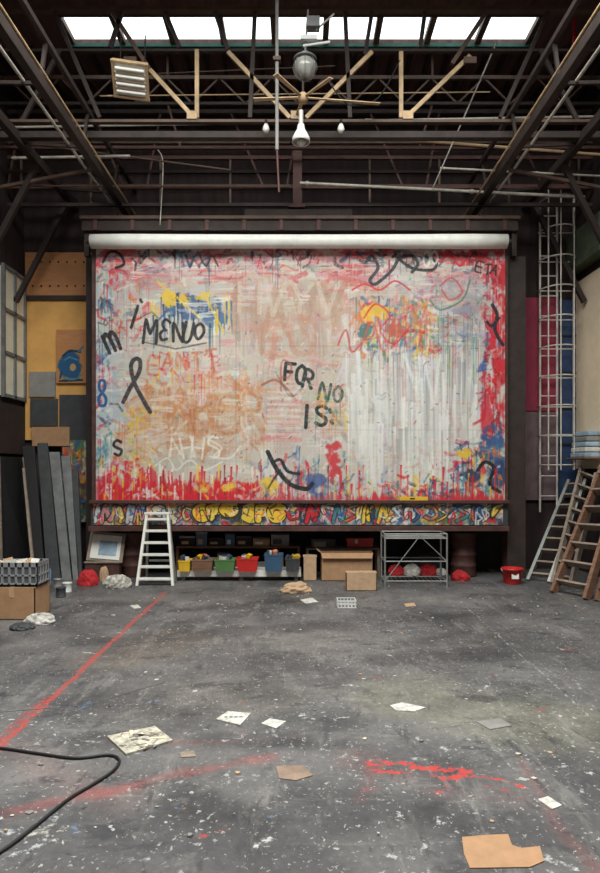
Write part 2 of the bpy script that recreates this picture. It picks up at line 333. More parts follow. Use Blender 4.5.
# FOR / NO / IS
DG=(36,46,46)
p.text('FO',286,363,9,18,3.4,BLK,.12,1.3,1,.1,.05); p.text('R',306,370,9,17,3.2,DG,.15,1,1,.1,.05); p.text('NO',322,384,9,15,2.8,(46,70,52),.15,1.3,.95)
p.text('IS',305,406,11,21,3.6,(30,38,40),0,1.0,1,.1,.05); p.stroke([(330,410),(331,412)],3.6,BLK); p.stroke([(331,421),(332,423)],3.6,BLK)
p.curve([(262,385),(275,380),(286,388),(296,400)],2.4,(150,70,50),.7); p.text('P',282,360,10,28,2,(174,66,46),.1,1,.6); p.curve([(276,372),(290,396),(302,388)],1.6,(60,90,66),.5)
p.cluster(312,352,392,424,[GRN,YEL,TEA,ORG],36,(1,3),(3,9),.4,.7); p.cluster(262,350,350,440,[PNK,WHT,(196,110,104),BGE,TAN,(190,140,126)],90,(1,3.4),(5,18),.2,.5,0.0)
p.curve([(338,345),(346,330),(352,352),(366,340),(372,362)],2,(196,70,54),.8)
# right-top confetti
p.cluster(400,484,276,346,[GRN,TEA,BLU,(150,168,168),WHT,RED,(180,130,148),(110,120,130),(204,196,194)],190,(1,4.5),(4,18),.3,.55)
p.brush(400,484,276,346,[GRY,BGE,(172,168,174),WHT,(150,152,160)],46,(4,10),(14,40),False,.65)
p.text('SOVY',360,308,14,30,2.2,(198,66,52),.05,1.25,.7,.4,.16)
p.cluster(355,432,296,354,[YEL,ORG,RED,GRN,TEA,BLU,WHT,(208,120,110)],190,(1,4),(3,14),.4,.85)
p.blob(378,313,15,7,YEL,.85,1.4,.2); p.blob(395,330,10,6,(206,80,52),.75,1.4,.2); p.blob(366,332,8,6,(50,110,110),.75,1.4,.2)
p.curve([(360,350),(372,322),(384,352),(396,318),(408,350)],2,(206,84,64),.7); p.curve([(364,318),(376,304),(390,316),(380,330),(394,344),(410,326)],1.8,RED,.75)
p.curve([(352,290),(365,284),(380,290),(395,281),(410,290)],1.8,RED,.8); p.curve([(470,280),(462,300),(440,310),(430,300)],1.8,(90,110,90),.8)
p.curve([(440,286),(452,278),(462,292),(450,300),(442,290)],2,(196,64,62),.7)
for i in range(130):
    x=rng.uniform(345,478); p.drip(x,rng.uniform(345,440),rng.uniform(25,80),rng.uniform(1,5),[WHT,(206,203,198),(188,188,187),(230,227,222),GRY][rng.integers(5)],.7)
for i in range(60):
    x=rng.uniform(370,480); p.drip(x,rng.uniform(300,370),rng.uniform(20,70),rng.uniform(.8,1.8),[TEA,(120,130,140),GRN,WHT,(180,150,160),(196,110,110)][rng.integers(6)],.55)
p.text('VV',404,356,16,44,3,(234,231,226),0,1.2,.6,.4)
for y in range(392,445,6): p.stroke([(268,y),(300,y+.5)],2.6,(220,208,200),.6,.6)
p.stroke([(268,440),(300,440)],4,(206,122,112),.6,.6); p.stroke([(270,402),(298,402)],3,(204,132,124),.55,.6); p.stroke([(262,424),(302,423)],3,(200,150,144),.5,.6)
# right edge red
p.blob(497,330,8,80,RED,.9,1.2,.3); p.blob(490,410,7,36,(206,40,54),.8,1.4,.3); p.blob(492,285,14,24,(192,36,46),.8,1.3,.3)
p.cluster(482,504,258,440,[RED,DRD,(218,92,90),WHT,BLU,RED,BGE],120,(1,4),(4,18),.5,.75,math.pi/2)
p.blob(493,450,10,20,BLU,.9,1.2,.3); p.blob(499,478,6,14,(36,60,100),.85,1.2,.3); p.blob(484,366,6,8,(50,80,150),.7,1.5,.2)
p.curve([(492,305),(497,315),(495,330),(503,345)],3.4,BLK); p.curve([(487,322),(492,326),(499,318)],2.6,BLK)
p.cluster(455,500,442,492,[YEL,ORG,BLU,RED,(30,44,70),WHT,BLU,TEA],120,(1,4),(3,14),.4,.8); p.blob(464,454,6,5,YEL,.9,1.3,.2); p.blob(470,475,8,6,(40,56,90),.85,1.4,.2)
p.curve([(478,470),(485,462),(494,468),(490,484),(500,492)],3.6,BLK)
# top black graffiti loops
p.curve([(103,262),(110,252),(120,254),(124,264),(116,268)],2.8,BLK); p.stroke([(186,255),(190,267),(194,257)],2.4,(40,60,90)); p.curve([(200,256),(206,266),(212,256),(218,266)],1.8,BLK,.8)
p.curve([(366,262),(372,256),(378,268),(370,280),(376,284),(392,270),(400,258),(412,256),(418,264),(412,272)],3.2,(40,42,46)); p.curve([(398,258),(412,268),(432,270),(436,262),(424,256)],3,BLK)
p.text('OO',424,252,6,14,2,WHT,0,1.2,.8); p.curve([(440,262),(450,254),(460,266),(470,256),(486,262)],2.2,(204,40,50)); p.text('ETA',478,262,6,10,1.8,BLK,.2,1.3,.85)
# bottom red band
def band(x0,x1,y0,a,col=RED,k=3.0):
    m=sst(0,1,(p.Y-y0)/6+ (p.nv-.5)*k)*sst(x0-4,x0+4,p.X)*sst(x1+4,x1-4,p.X); p.blend(full,np.clip(m,0,1)*a,col)
band(98,268,480,.97); band(98,165,470,.65,RED,5); band(265,345,491,.65); band(345,505,492,.85)
for i in range(150):
    x=rng.choice([rng.uniform(98,265),rng.uniform(98,265),rng.uniform(265,505)]); p.drip(x,rng.uniform(464,490),rng.uniform(10,32),rng.uniform(1,2.8),[RED,RED,RED,DRD,YEL,WHT,(220,90,90)][rng.integers(7)],.9)
p.cluster(100,150,458,495,[RED,YEL,BGE,WHT,RED,RED],70,(1,4),(3,14),.4,.85); p.cluster(150,270,480,497,[RED,YEL,WHT,DRD,RED,ORG,BGE],80,(1,4),(3,16),.3,.8)
p.cluster(258,345,446,494,[BLU,WHT,TEA,(60,70,100),RED,(208,200,198),BGE,(186,186,190)],120,(1,4),(4,18),.4,.7,math.pi/2)
p.blob(333,462,8,18,(198,44,50),.85,1.6,.3); p.blob(318,482,10,10,(60,84,138),.75,1.5,.3); p.blob(270,487,9,7,YEL,.85,1.5,.3); p.blob(228,488,8,5,YEL,.85,1.5,.3)
p.curve([(268,452),(276,468),(290,484),(306,489),(312,484)],4.4,BLK); p.curve([(273,462),(281,460),(287,471),(299,474)],3,(36,34,40)); p.stroke([(280,470),(268,488)],2,BLK,.8)
p.cluster(345,455,474,497,[RED,WHT,BLU,(200,192,190),YEL,(216,74,70),(60,70,90)],110,(1,3.4),(3,14),.3,.75)
for i in range(420):
    x=rng.uniform(97,504); y=rng.uniform(250,498); p.stroke([(x,y),(x+rng.uniform(-2.5,2.5),y+rng.uniform(-1.5,3.5))],rng.uniform(.5,1.3),[RED,(90,80,80),YEL,BLU,WHT,WHT,TEA,(120,100,90),ORG,GRN][rng.integers(10)],.6,0,.2)
for sx in (236,350,414): p.stroke([(sx,250),(sx,498)],.9,(120,110,104),.35,.5,.1)
p.stroke([(98,346),(503,346)],.9,(120,110,104),.35,.5,.1); p.stroke([(98,430),(503,430)],.8,(120,110,104),.2,.5,.1)
p.mesh('graffiti_mural_canvas',9.16,wave=0.012)
# =============================== graffiti strip under canvas
q=Paint(93,503,503,525,3,(120,116,118),11)
q.blend((slice(None),slice(None)),sst(.4,.6,q.n1)*.7,(60,66,82))
PALS=[RED,YEL,BLU,WHT,(50,60,80),TEA,ORG,GRN,PNK,(190,190,190),WHT]
q.cluster(93,503,503,525,PALS,700,(1.5,6),(3,14),.1,.9)
x=95
while x<498:
    wd_=rng.uniform(7,20); kind=rng.integers(4)
    if not (192<x<282):
        cf=PALS[rng.integers(11)]
        if kind==0:
            cx=x+wd_/2; a0=rng.uniform(0,6); pts=[(cx+wd_*.42*math.cos(t+a0)*rng.uniform(.5,1.2),514+8*math.sin(t+a0)*rng.uniform(.5,1.1)) for t in np.linspace(0.3,4.6,5)]
        elif kind==1: pts=[(x,522),(x+wd_*.3,506),(x+wd_*.55,520),(x+wd_*.9,507)]
        elif kind==2: pts=[(x+wd_*.8,506),(x+wd_*.2,509),(x+wd_*.7,515),(x+wd_*.1,521)]
        else: pts=[(x+rng.uniform(0,wd_),rng.uniform(505,523)) for _ in range(4)]
        w_s=rng.uniform(3.6,6.6); q.curve(pts,w_s,BLK,.95); q.curve(pts,w_s-2,cf); 
        if kind!=1: q.curve([(a+.5,b-1) for a,b in pts[:3]],.9,WHT,.7)
        pts=[(x+rng.uniform(0,wd_),rng.uniform(504,524)) for _ in range(4)]; q.curve(pts,1.4,[BLK,WHT,RED,BLU][rng.integers(4)],.9)
    x+=wd_*rng.uniform(.55,.95)
q.blob(238,514,50,9,(30,28,30),.7,.8,.3)
for xx,tt in ((196,'G'),(209,'F'),(222,'G'),(246,'S'),(258,'F'),(270,'G')):
    hh=rng.uniform(11,15); yy=rng.uniform(505,508); rr=rng.uniform(-.25,.25)
    q.text(tt,xx,yy,13,hh,8.5,BLK,rr,1.1,1,0,.1,3); q.text(tt,xx,yy,13,hh,6.2,YEL,rr,1.1,1,0,.1,3)
for i in range(18):
    x0=rng.uniform(194,284); q.curve([(x0,rng.uniform(505,523)),(x0+rng.uniform(-4,6),rng.uniform(505,523)),(x0+rng.uniform(-4,8),rng.uniform(505,523))],1.1,[BLK,BLK,ORG,WHT][rng.integers(4)],.9)
q.cluster(93,503,503,525,[WHT,BLK,RED,TEA,YEL],180,(.6,1.8),(2,8),.1,.9)
q.mesh('graffiti_banner_strip',9.10)
# =============================== floor
gx=np.linspace(-4.47,4.47,800); gy=np.concatenate([np.linspace(-3,1.7,20),np.arange(1.8,6,0.0105),np.arange(6,10.25,0.025)])
GX,GY=np.meshgrid(gx,gy); H,W=GX.shape
PC=np.zeros((H,W,4)); ST=np.ones((H,W,3))
n=vnoise(GX,GY,1.2,1.2,21,4); n_=vnoise(GX,GY,.3,.3,22,4)
ST*=(0.66+0.62*n)[...,None]
def fpt(px,py): v=F(px,py); return (v.x,v.y)
def fd(pts,wob=0.02):
    X=GX+(n_-.5)*wob*2; Y=GY+(n-.5)*wob*2; d=np.full(GX.shape,1e9)
    if len(pts)==1: return np.hypot(X-pts[0][0],Y-pts[0][1])
    for (ax,ay),(bx,by) in zip(pts[:-1],pts[1:]):
        dx,dy=bx-ax,by-ay; L=dx*dx+dy*dy+1e-9; t=np.clip(((X-ax)*dx+(Y-ay)*dy)/L,0,1); d=np.minimum(d,np.hypot(X-ax-t*dx,Y-ay-t*dy))
    return d
def fmark(pp,w,col,a=.8,soft=.03):
    d=fd([fpt(*k) for k in pp]); m=np.clip((w/2-d)/soft+.5,0,1)*a
    up=m>PC[...,3]; PC[up,:3]=lin(col); PC[...,3]=np.maximum(PC[...,3],m)
def fstain(pp,w,mul,a=1.0,soft=.5,rag=.5):
    d=fd([fpt(*k) for k in pp]); m=sst(0,1,(w/2-d)/(w*soft)+.3+(n_-.5)*rag*2)*a*sst(w*1.2,w*.7,d)
    global ST; ST=ST*(1-m[...,None])+ST*np.array(mul)*m[...,None]
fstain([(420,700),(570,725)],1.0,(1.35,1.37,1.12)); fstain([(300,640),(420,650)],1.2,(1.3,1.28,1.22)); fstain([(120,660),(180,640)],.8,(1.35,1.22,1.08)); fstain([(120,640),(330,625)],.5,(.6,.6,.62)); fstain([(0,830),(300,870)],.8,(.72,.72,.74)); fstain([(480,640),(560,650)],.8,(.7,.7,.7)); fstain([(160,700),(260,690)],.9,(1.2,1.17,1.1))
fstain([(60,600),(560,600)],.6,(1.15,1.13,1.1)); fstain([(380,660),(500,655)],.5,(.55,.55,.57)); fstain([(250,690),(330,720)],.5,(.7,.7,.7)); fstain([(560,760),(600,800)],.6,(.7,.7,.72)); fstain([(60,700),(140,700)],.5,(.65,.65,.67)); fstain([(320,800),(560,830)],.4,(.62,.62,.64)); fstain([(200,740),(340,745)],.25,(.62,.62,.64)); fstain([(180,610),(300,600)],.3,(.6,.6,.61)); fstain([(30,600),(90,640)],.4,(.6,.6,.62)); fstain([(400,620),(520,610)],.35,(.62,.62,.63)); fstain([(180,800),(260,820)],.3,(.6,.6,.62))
fstain([(0,812),(110,790),(270,755)],.12,(2.1,.85,.8),.85,.8,.9); fstain([(110,742),(220,742),(300,735)],.09,(1.7,.9,.85),.5,.8,.9); fstain([(0,745),(60,775),(130,800)],.3,(1.5,1,.95),.4,.9)
fstain([(350,750),(420,790),(520,800)],.24,(1.4,.9,.88),.6,.8,.8); fstain([(520,760),(560,830),(600,870)],.08,(1.8,.9,.85),.6,.8); fstain([(380,760),(360,800)],.1,(1.6,.9,.88),.5,.8)
fmark([(166,592),(130,625),(60,690),(-20,765)],.085,(174,72,64),.6,.06); fmark([(50,697),(30,712),(0,740)],.14,(168,62,56),.5,.08)
for pp,w in [([(368,764),(400,762),(430,768)],.1),([(370,770),(412,773)],.08),([(415,767),(468,771),(455,778)],.11),([(430,775),(450,781)],.08),([(472,776),(500,779),(520,787)],.08),([(365,790),(380,788)],.06),([(486,786),(508,791)],.06),([(436,792),(455,784)],.06),([(440,765),(448,790)],.06)]:
    fmark(pp,w,(200,54,50),.56,.08)
fmark([(468,608),(520,655),(560,690),(620,745)],.028,(176,173,170),.56,.03); fmark([(478,612),(600,712)],.018,(166,164,160),.52,.02); fmark([(283,606),(284,700),(285,790)],.018,(158,156,152),.5,.02); fmark([(305,690),(303,740),(305,760)],.02,(166,164,160),.52,.02); fmark([(310,770),(250,860)],.018,(166,164,160),.5,.02)
fmark([(95,600),(40,640),(0,672)],.015,(150,148,146),.44,.02); fmark([(505,760),(560,850)],.018,(166,164,160),.5,.02); fmark([(265,640),(300,690),(330,705)],.018,(160,158,154),.5,.02)
for i in range(190):
    a=(rng.uniform(-10,610),rng.uniform(590,860)); l=rng.uniform(.1,1.1) if i%3 else rng.uniform(.1,.3); t=rng.uniform(0,math.pi)
    v=F(*a); v2=(v.x+math.cos(t)*l,v.y+math.sin(t)*l)
    if 1.8<v.y and v2[1]>1.5:
        d=fd([(v.x,v.y),v2],.03); m=np.clip((.005-d)/.01+.5,0,1)*rng.uniform(.42,.56); up=m>PC[...,3]; PC[up,:3]=lin((178,176,172) if i%5 else (46,45,47)); PC[...,3]=np.maximum(PC[...,3],m)
for i in range(130):
    v=F(rng.uniform(-10,610),rng.uniform(590,872)); r=rng.uniform(.006,.045); l=rng.uniform(0,.14); t=rng.uniform(0,3.1)
    col=[(190,188,184),(190,188,184),(180,182,184),(186,180,170),(165,60,56),(196,194,190),(96,116,140),(50,50,52)][rng.integers(8)]
    d=fd([(v.x,v.y),(v.x+math.cos(t)*l,v.y+math.sin(t)*l)],.06); m=np.clip((r-d)/.05+.4,0,1)*.5; up=m>PC[...,3]; PC[up,:3]=lin(col); PC[...,3]=np.maximum(PC[...,3],m)
me=bpy.data.meshes.new('floor'); V=np.stack([GX,GY,np.zeros_like(GX)],-1).reshape(-1,3); idx=np.arange(W*H).reshape(H,W)
qd=np.stack([idx[:-1,:-1],idx[:-1,1:],idx[1:,1:],idx[1:,:-1]],-1).reshape(-1,4)
me.vertices.add(W*H); me.vertices.foreach_set('co',V.ravel()); me.loops.add(qd.size); me.loops.foreach_set('vertex_index',qd.ravel().astype(np.int32))
me.polygons.add(len(qd)); me.polygons.foreach_set('loop_start',np.arange(0,qd.size,4,dtype=np.int32)); me.polygons.foreach_set('loop_total',np.full(len(qd),4,dtype=np.int32)); me.update(calc_edges=True)
a1=me.color_attributes.new('Marks','FLOAT_COLOR','POINT'); a1.data.foreach_set('color',PC.reshape(-1).astype(np.float32))
a2=me.color_attributes.new('Stain','FLOAT_COLOR','POINT'); a2.data.foreach_set('color',np.concatenate([ST,np.ones((H,W,1))],-1).reshape(-1).astype(np.float32))
fo=bpy.data.objects.new('floor',me); scene.collection.objects.link(fo)
m=bpy.data.materials.new('painted_concrete'); m.use_nodes=True; nt=m.node_tree; N=nt.nodes; L=nt.links; b=N['Principled BSDF']
tc=N.new('ShaderNodeTexCoord')
def noise(sc,det=6,r=.6,st=None,ro=0):
    k=N.new('ShaderNodeTexNoise'); k.inputs['Scale'].default_value=sc; k.inputs['Detail'].default_value=det; k.inputs['Roughness'].default_value=r
    if st:
        mp=N.new('ShaderNodeMapping'); mp.inputs['Scale'].default_value=st; mp.inputs['Rotation'].default_value=(0,0,ro); L.new(tc.outputs['Object'],mp.inputs[0]); L.new(mp.outputs[0],k.inputs['Vector'])
    else: L.new(tc.outputs['Object'],k.inputs['Vector'])
    return k
def math_(op,a,b_=None,c=None):
    k=N.new('ShaderNodeMath'); k.operation=op
    for i,x in enumerate((a,b_,c)):
        if x is None: continue
        if isinstance(x,(int,float)): k.inputs[i].default_value=x
        else: L.new(x,k.inputs[i])
    return k.outputs[0]
def mrange(x,a,b_,c=0,d=1):
    k=N.new('ShaderNodeMapRange'); k.inputs['From Min'].default_value=a; k.inputs['From Max'].default_value=b_; k.inputs['To Min'].default_value=c; k.inputs['To Max'].default_value=d; L.new(x,k.inputs[0]); return k.outputs[0]
def mixc(f,a,bb,bt='MIX'):
    k=N.new('ShaderNodeMix'); k.data_type='RGBA'; k.blend_type=bt
    for sck,x in ((k.inputs[0],f),(k.inputs[6],a),(k.inputs[7],bb)):
        if isinstance(x,(int,float)): sck.default_value=x
        elif isinstance(x,tuple): sck.default_value=x
        else: L.new(x,sck)
    return k.outputs[2]
n1=noise(1.1,10,.72); n2=noise(28,5,.7); n3=noise(9,5); n4=noise(55,3)
r=N.new('ShaderNodeValToRGB'); r.color_ramp.elements[0].position=.35; r.color_ramp.elements[1].position=.68
r.color_ramp.elements[0].color=(*lin((66,65,67)),1); r.color_ramp.elements[1].color=(*lin((116,112,110)),1); L.new(n1.outputs['Fac'],r.inputs[0])
sc=N.new('ShaderNodeVectorMath'); sc.operation='SCALE'; L.new(r.outputs[0],sc.inputs[0]); L.new(mrange(n2.outputs['Fac'],.3,.7,.8,1.2),sc.inputs['Scale'])
sta=N.new('ShaderNodeAttribute'); sta.attribute_name='Stain'
ml=N.new('ShaderNodeVectorMath'); ml.operation='MULTIPLY'; L.new(sc.outputs[0],ml.inputs[0]); L.new(sta.outputs['Color'],ml.inputs[1])
col=ml.outputs[0]
for (s_,st,ro,a_,b__,am,cc) in ((5,(1,.25,1),.2,.55,.64,.35,(148,143,138)),(6,(.2,1,1),.5,.57,.66,.32,(140,137,133)),(3.2,(1,1,1),0,.57,.62,.28,(132,127,122)),(4,(.5,1,1),1.1,.56,.62,.65,(50,49,52)),(2.1,(1,.6,1),.4,.57,.61,.5,(58,57,59)),(9,(1,.3,1),2.3,.58,.62,.55,(48,47,49)),(14,(1,.4,1),.9,.62,.67,.65,(176,173,168)),(22,(.35,1,1),1.9,.64,.68,.6,(170,167,162))):
    k=noise(s_,9,.75,st,ro); col=mixc(mrange(k.outputs['Fac'],a_,b__,0,am),col,(*lin(cc),1))
patch=noise(.9,3,.6)
for (s_,th,dens,cc) in ((13,.10,.72,(205,203,198)),(30,.13,.55,(196,194,190)),(62,.18,.58,(184,181,176)),(11,.06,.93,(150,46,44)),(24,.1,.9,(60,80,110)),(18,.1,.85,(44,42,44))):
    wv=N.new('ShaderNodeVectorMath'); wv.operation='MULTIPLY_ADD'; L.new(n3.outputs['Color'],wv.inputs[0]); wv.inputs[1].default_value=(.12,.12,0); L.new(tc.outputs['Object'],wv.inputs[2])
    w2=N.new('ShaderNodeVectorMath'); w2.operation='MULTIPLY_ADD'; L.new(n4.outputs['Color'],w2.inputs[0]); w2.inputs[1].default_value=(.025,.025,0); L.new(wv.outputs[0],w2.inputs[2])
    v=N.new('ShaderNodeTexVoronoi'); v.inputs['Scale'].default_value=s_; L.new(w2.outputs[0],v.inputs['Vector'])
    sep=N.new('ShaderNodeSeparateColor'); L.new(v.outputs['Color'],sep.inputs[0])
    rad=math_('MULTIPLY',math_('MAXIMUM',math_('SUBTRACT',sep.outputs[0],dens),0.0),th/(1-dens)*2)
    f=math_('MULTIPLY',math_('SUBTRACT',rad,v.outputs['Distance']),30)
    k=N.new('ShaderNodeClamp'); L.new(f,k.inputs[0]); col=mixc(math_('MULTIPLY',k.outputs[0],mrange(patch.outputs['Fac'],.38,.6,.4,.95)),col,(*lin(cc)*.8,1))
mk=N.new('ShaderNodeAttribute'); mk.attribute_name='Marks'
nb=noise(20,8,.8); f=math_('ADD',mk.outputs['Alpha'],math_('MULTIPLY',math_('SUBTRACT',nb.outputs['Fac'],.5),1.6))
gate=math_('MULTIPLY',mrange(f,.46,.58),math_('GREATER_THAN',mk.outputs['Alpha'],0.16))
col=mixc(math_('MULTIPLY',gate,.88),col,mk.outputs['Color']); L.new(col,b.inputs['Base Color'])
L.new(mrange(n1.outputs['Fac'],0,1,.4,.8),b.inputs['Roughness'])
bp=N.new('ShaderNodeBump'); bp.inputs['Strength'].default_value=.25; bp.inputs['Distance'].default_value=.005; L.new(n2.outputs['Fac'],bp.inputs['Height']); L.new(bp.outputs[0],b.inputs['Normal'])
me.materials.append(m)
# =============================== room shell
WX=4.47; BY=10.2; ZC=7.6
B('wall_back').box2((-WX-.2,BY,0),(WX+.2,BY+.2,ZC),wallup).build()
B('wall_left').box2((-WX-.2,-3,0),(-WX,BY,ZC),wallup).build()
B('wall_right').box2((WX,-3,0),(WX+.2,BY,ZC),wallup).build()
B('wall_front').box2((-WX-.2,-3.2,0),(WX+.2,-3,ZC),greyp).build()
c=B('ceiling'); SX=3.2; S1=(8.29,8.86); S2=(.6,5.7)
for y0,y1 in ((-3,S2[0]),(S2[1],S1[0]),(S1[1],BY)): c.box2((-WX-.2,y0,ZC),(WX+.2,y1,ZC+.06),ceilm)
for y0,y1 in (S1,S2):
    c.box2((-WX-.2,y0,ZC),(-SX,y1,ZC+.06),ceilm); c.box2((SX,y0,ZC),(WX+.2,y1,ZC+.06),ceilm)
for i in range(34):
    x=-WX+.13+i*.27; c.box2((x-.03,S1[1]+.05,ZC-.05),(x+.03,BY,ZC),steel_d)
c.build()
def skylight(y0,y1,n_,name):
    s=B(name)
    for i in range(n_+1):
        x=-SX+2*SX*i/n_; s.box2((x-.04,y0,ZC-.02),(x+.04,y1,ZC+.05),steel)
    s.box2((-SX,y0-.05,ZC-.03),(SX,y0+.02,ZC+.05),steel_d); s.box2((-SX-.06,y1-.01,ZC-.05),(SX+.06,y1+.1,ZC),teal)
    s.box2((-SX,y0,ZC+.06),(SX,y1,ZC+.07),glass); s.build()
skylight(*S1,9,'skylight'); skylight(*S2,9,'skylight')
# =============================== back wall, left bay
def panel(name,x0,x1,y0,y1,m,Y=10.17,t=.03):
    a=P(x0,y1,Y); b_=P(x1,y0,Y); return B(name).box2((a.x,Y-t,a.z),(b_.x,Y,b_.z),m)
pw=panel('plywood_panel',26,92,253,298,ply)
for i in range(2):
    for j in range(7):
        c0=P(33+j*8.5,262+i*24,10.13); pw.cyl(c0,c0+Vector((0,-.012,0)),.014,black,8)
pw.build()
panel('ochre_wall_panel',26,92,301,440,ochre).build()
panel('tan_notice_board',57,88,330,383,ply,10.13).build()
fp=Paint(57,86,345,383,5,(186,128,80),31)
fp.blob(70.5,365,11.5,13.5,(26,84,126),1,.3,.1); fp.blob(73,367,3,3.5,(190,150,104),1,.3,.1); fp.stroke([(64,360),(70,357),(77,360)],1.2,(90,150,176)); fp.curve([(63,356),(70,351),(80,352)],2.4,(24,44,70)); fp.stroke([(60,381),(82,380)],2.4,(24,40,64)); fp.curve([(60,374),(66,379),(76,379),(82,374)],1.6,(60,130,150)); fp.stroke([(78,352),(83,347)],2,(60,110,140)); fp.stroke([(62,372),(60,378)],2,(24,44,70))
fp.mesh('blue_round_painting',10.085)
panel('grey_sample_board',30,56,372,397,greyp,10.13).build()
panel('dark_sample_board',60,88,395,440,darkg,10.13).build()
panel('dark_sample_board',31,58,399,426,darkg,10.13).build()
panel('cardboard_sheet',33,70,427,446,cardb,10.09).build()
lp=Paint(62,88,440,522,3,(96,110,90),41); lp.cluster(60,90,440,524,[ORG,GRN,BLU,YEL,RED,WHT,(60,60,60),TEA],220,(1.5,5),(4,14),.2,.9); lp.mesh('colourful_abstract_painting',10.08)
panel('trim_back',22,92,297,301.5,steel_d,10.2,.1).build()
B('steel_column').box2(P(86,255,9.6),P(93,569,9.6)+Vector((0,.25,0)),steel_d).build()
lc=B('brown_pilaster'); a=P(506,246,9.4); lc.box2((a.x,9.32,0),(P(520,0,9.4).x,9.6,4.75),drumm)
lc.box2((P(505,0,9.4).x,9.29,0),(P(523,0,9.4).x,9.32,4.75),steel_d); lc.build()
wy0,wy1,wz0,wz1=9.38,10.1,2.72,4.65
w_=B('window_1'); x=-WX; pane=mat('frosted_pane',(236,226,200),.5,0,var=.06)
w_.box2((x,wy0,wz0),(x+.05,wy1,wz1),pane)
for yy in (wy0,(wy0+wy1)/2,wy1): w_.box2((x+.03,yy-.025,wz0-.03),(x+.08,yy+.025,wz1+.03),galv)
for k in range(4):
    zz=wz0+(wz1-wz0)*k/3; w_.box2((x+.03,wy0,zz-.025),(x+.08,wy1,zz+.025),galv)
w_.build()
B('brown_wall_board').box2((-WX,9.2,1.85),(-WX+.06,10.1,2.6),steel_d).build()
bb=B('blackboard'); bb.prism([(-4.36,9.15,0),(-4.12,9.72,0),(-4.36,9.85,1.8),(-4.43,9.2,1.8)],(.03,.01,0),black)
bb.beam((-4.33,9.15,.02),(-4.4,9.2,1.8),.03,.03,wood_l); bb.beam((-4.08,9.72,.02),(-4.32,9.85,1.8),.03,.03,wood_l)
bb.build()
def plank(name,x0,x1,yb,xt0,xt1,yt,Yt,m,t=.04):
    o=B(name); o.prism([F(x0,yb),F(x1,yb),P(xt1,yt,Yt),P(xt0,yt,Yt)],(0,t,0),m); return o.build(.004)
plank('leaning_plank',47,60,581,37,47,443,9.55,darkg); plank('leaning_plank',62,71,580,49,59,452,9.55,galv)
plank('leaning_plank',73,78,580,61,70,456,9.55,galv); plank('leaning_plank',79,82,580,72,78,470,9.55,darkg)
plank('leaning_board',38,45,583,22,34,446,9.5,black); plank('leaning_timber_batten',33,35.5,586,22,24,468,9.3,wood_l)
# =============================== back wall, right bay
panel('crimson_wall_panel',519,558,298,411,crims).build(); panel('mauve_wall_panel',519,557,412,500,mauve).build()
nv=panel('navy_wall_panel',558,577,300,497,navy)
for yy in (335,372,408,444): nv.box2(P(558,yy,10.13),P(577,yy+1.5,10.13)+Vector((0,-.01,0)),black)
nv.build()
B('cream_wall_panel').box2((WX-.03,8.6,1.62),(WX,10.15,4.6),cream).build()
B('green_wall_duct').box2((WX-.2,9.0,4.75),(WX,10.1,5.3),mat('green_grey',(84,94,74),.7)).build()
cl=B('caged_wall_ladder'); Y=9.98
cagem=mat('pale_wire',(204,194,184),.5,.1)
for px in (540,557): cl.cyl(P(px,205,Y),P(px,512,Y),.018,cagem,6)
for k in range(15): cl.cyl(P(540,216+k*20,Y),P(557,216+k*20,Y),.012,cagem,6)
for px,dy in ((572,-.05),(566,-.3),(551,-.38),(541,-.3)): cl.cyl(P(px,198,Y)+Vector((0,dy,0)),P(px,470,Y)+Vector((0,dy,0)),.011,cagem,6)
for k in range(10):
    z=P(0,204+k*29,Y).z; x0=P(538,0,Y).x; x1=P(573,0,Y).x
    pts=[]
    for j in range(13):
        t=math.pi*j/12; pts.append(((x0+x1)/2-math.cos(t)*(x1-x0)/2,Y-math.sin(t)*.37,z))
    cl.tube(pts,.011,cagem,6); cl.cyl((x0,Y,z),(x1,Y,z),.011,cagem,6)
cl.build()
# =============================== canvas frame, roller
fr=B('canvas_head_beam'); a=P(83,232,9.2); b_=P(517,220,9.2); fr.box2((a.x,9.14,a.z),(b_.x,9.5,b_.z),steel_d); fr.box2((a.x-.02,9.1,b_.z-.02),(b_.x+.02,9.54,b_.z+.03),steel)
for px in (84,512): fr.box2((P(px,0,9.2).x,9.2,a.z-.35),(P(px+5,0,9.2).x,9.28,a.z),steel_d)
for k in range(12): xx=a.x+.2+k*(b_.x-a.x-.4)/11; fr.box2((xx-.03,9.12,a.z),(xx+.03,9.14,b_.z),steel_r)
fr.box2((P(245,0,9.3).x,9.2,b_.z+.03),(P(352,0,9.3).x,9.4,b_.z+.16),steel_d)
fr.build(.005)
ro=B('white_roller_tube'); rc=P(300,241,9.0); x0=P(90,0,9.0).x; x1=P(508,0,9.0).x
prof=[(0,x0),(.075,x0),(.1,x0+.01)]+[(.108-.012*math.sin(math.pi*k/12),x0+(x1-x0)*k/12) for k in range(1,12)]+[(.1,x1-.01),(.06,x1),(0,x1)]
ro.lathe((0,9.02,rc.z),prof,white,28,'X'); ro.cyl((x0-.06,9.02,rc.z),(x0,9.02,rc.z),.03,steel_d); ro.cyl((x1,9.02,rc.z),(x1+.06,9.02,rc.z),.03,steel_d); ro.build()
bk=B('canvas_backing_frame'); za=P(0,500,9.16).z; zb=P(0,236,9.16).z; xl=P(96,0,9.16).x; xr=P(505,0,9.16).x
bk.box2((xl-.07,9.19,za),(xl,9.26,zb),drumm); bk.box2((xr,9.19,za),(xr+.05,9.26,zb),drumm); bk.box2((xl,9.2,za),(xr,9.26,zb),wood_l); bk.build()
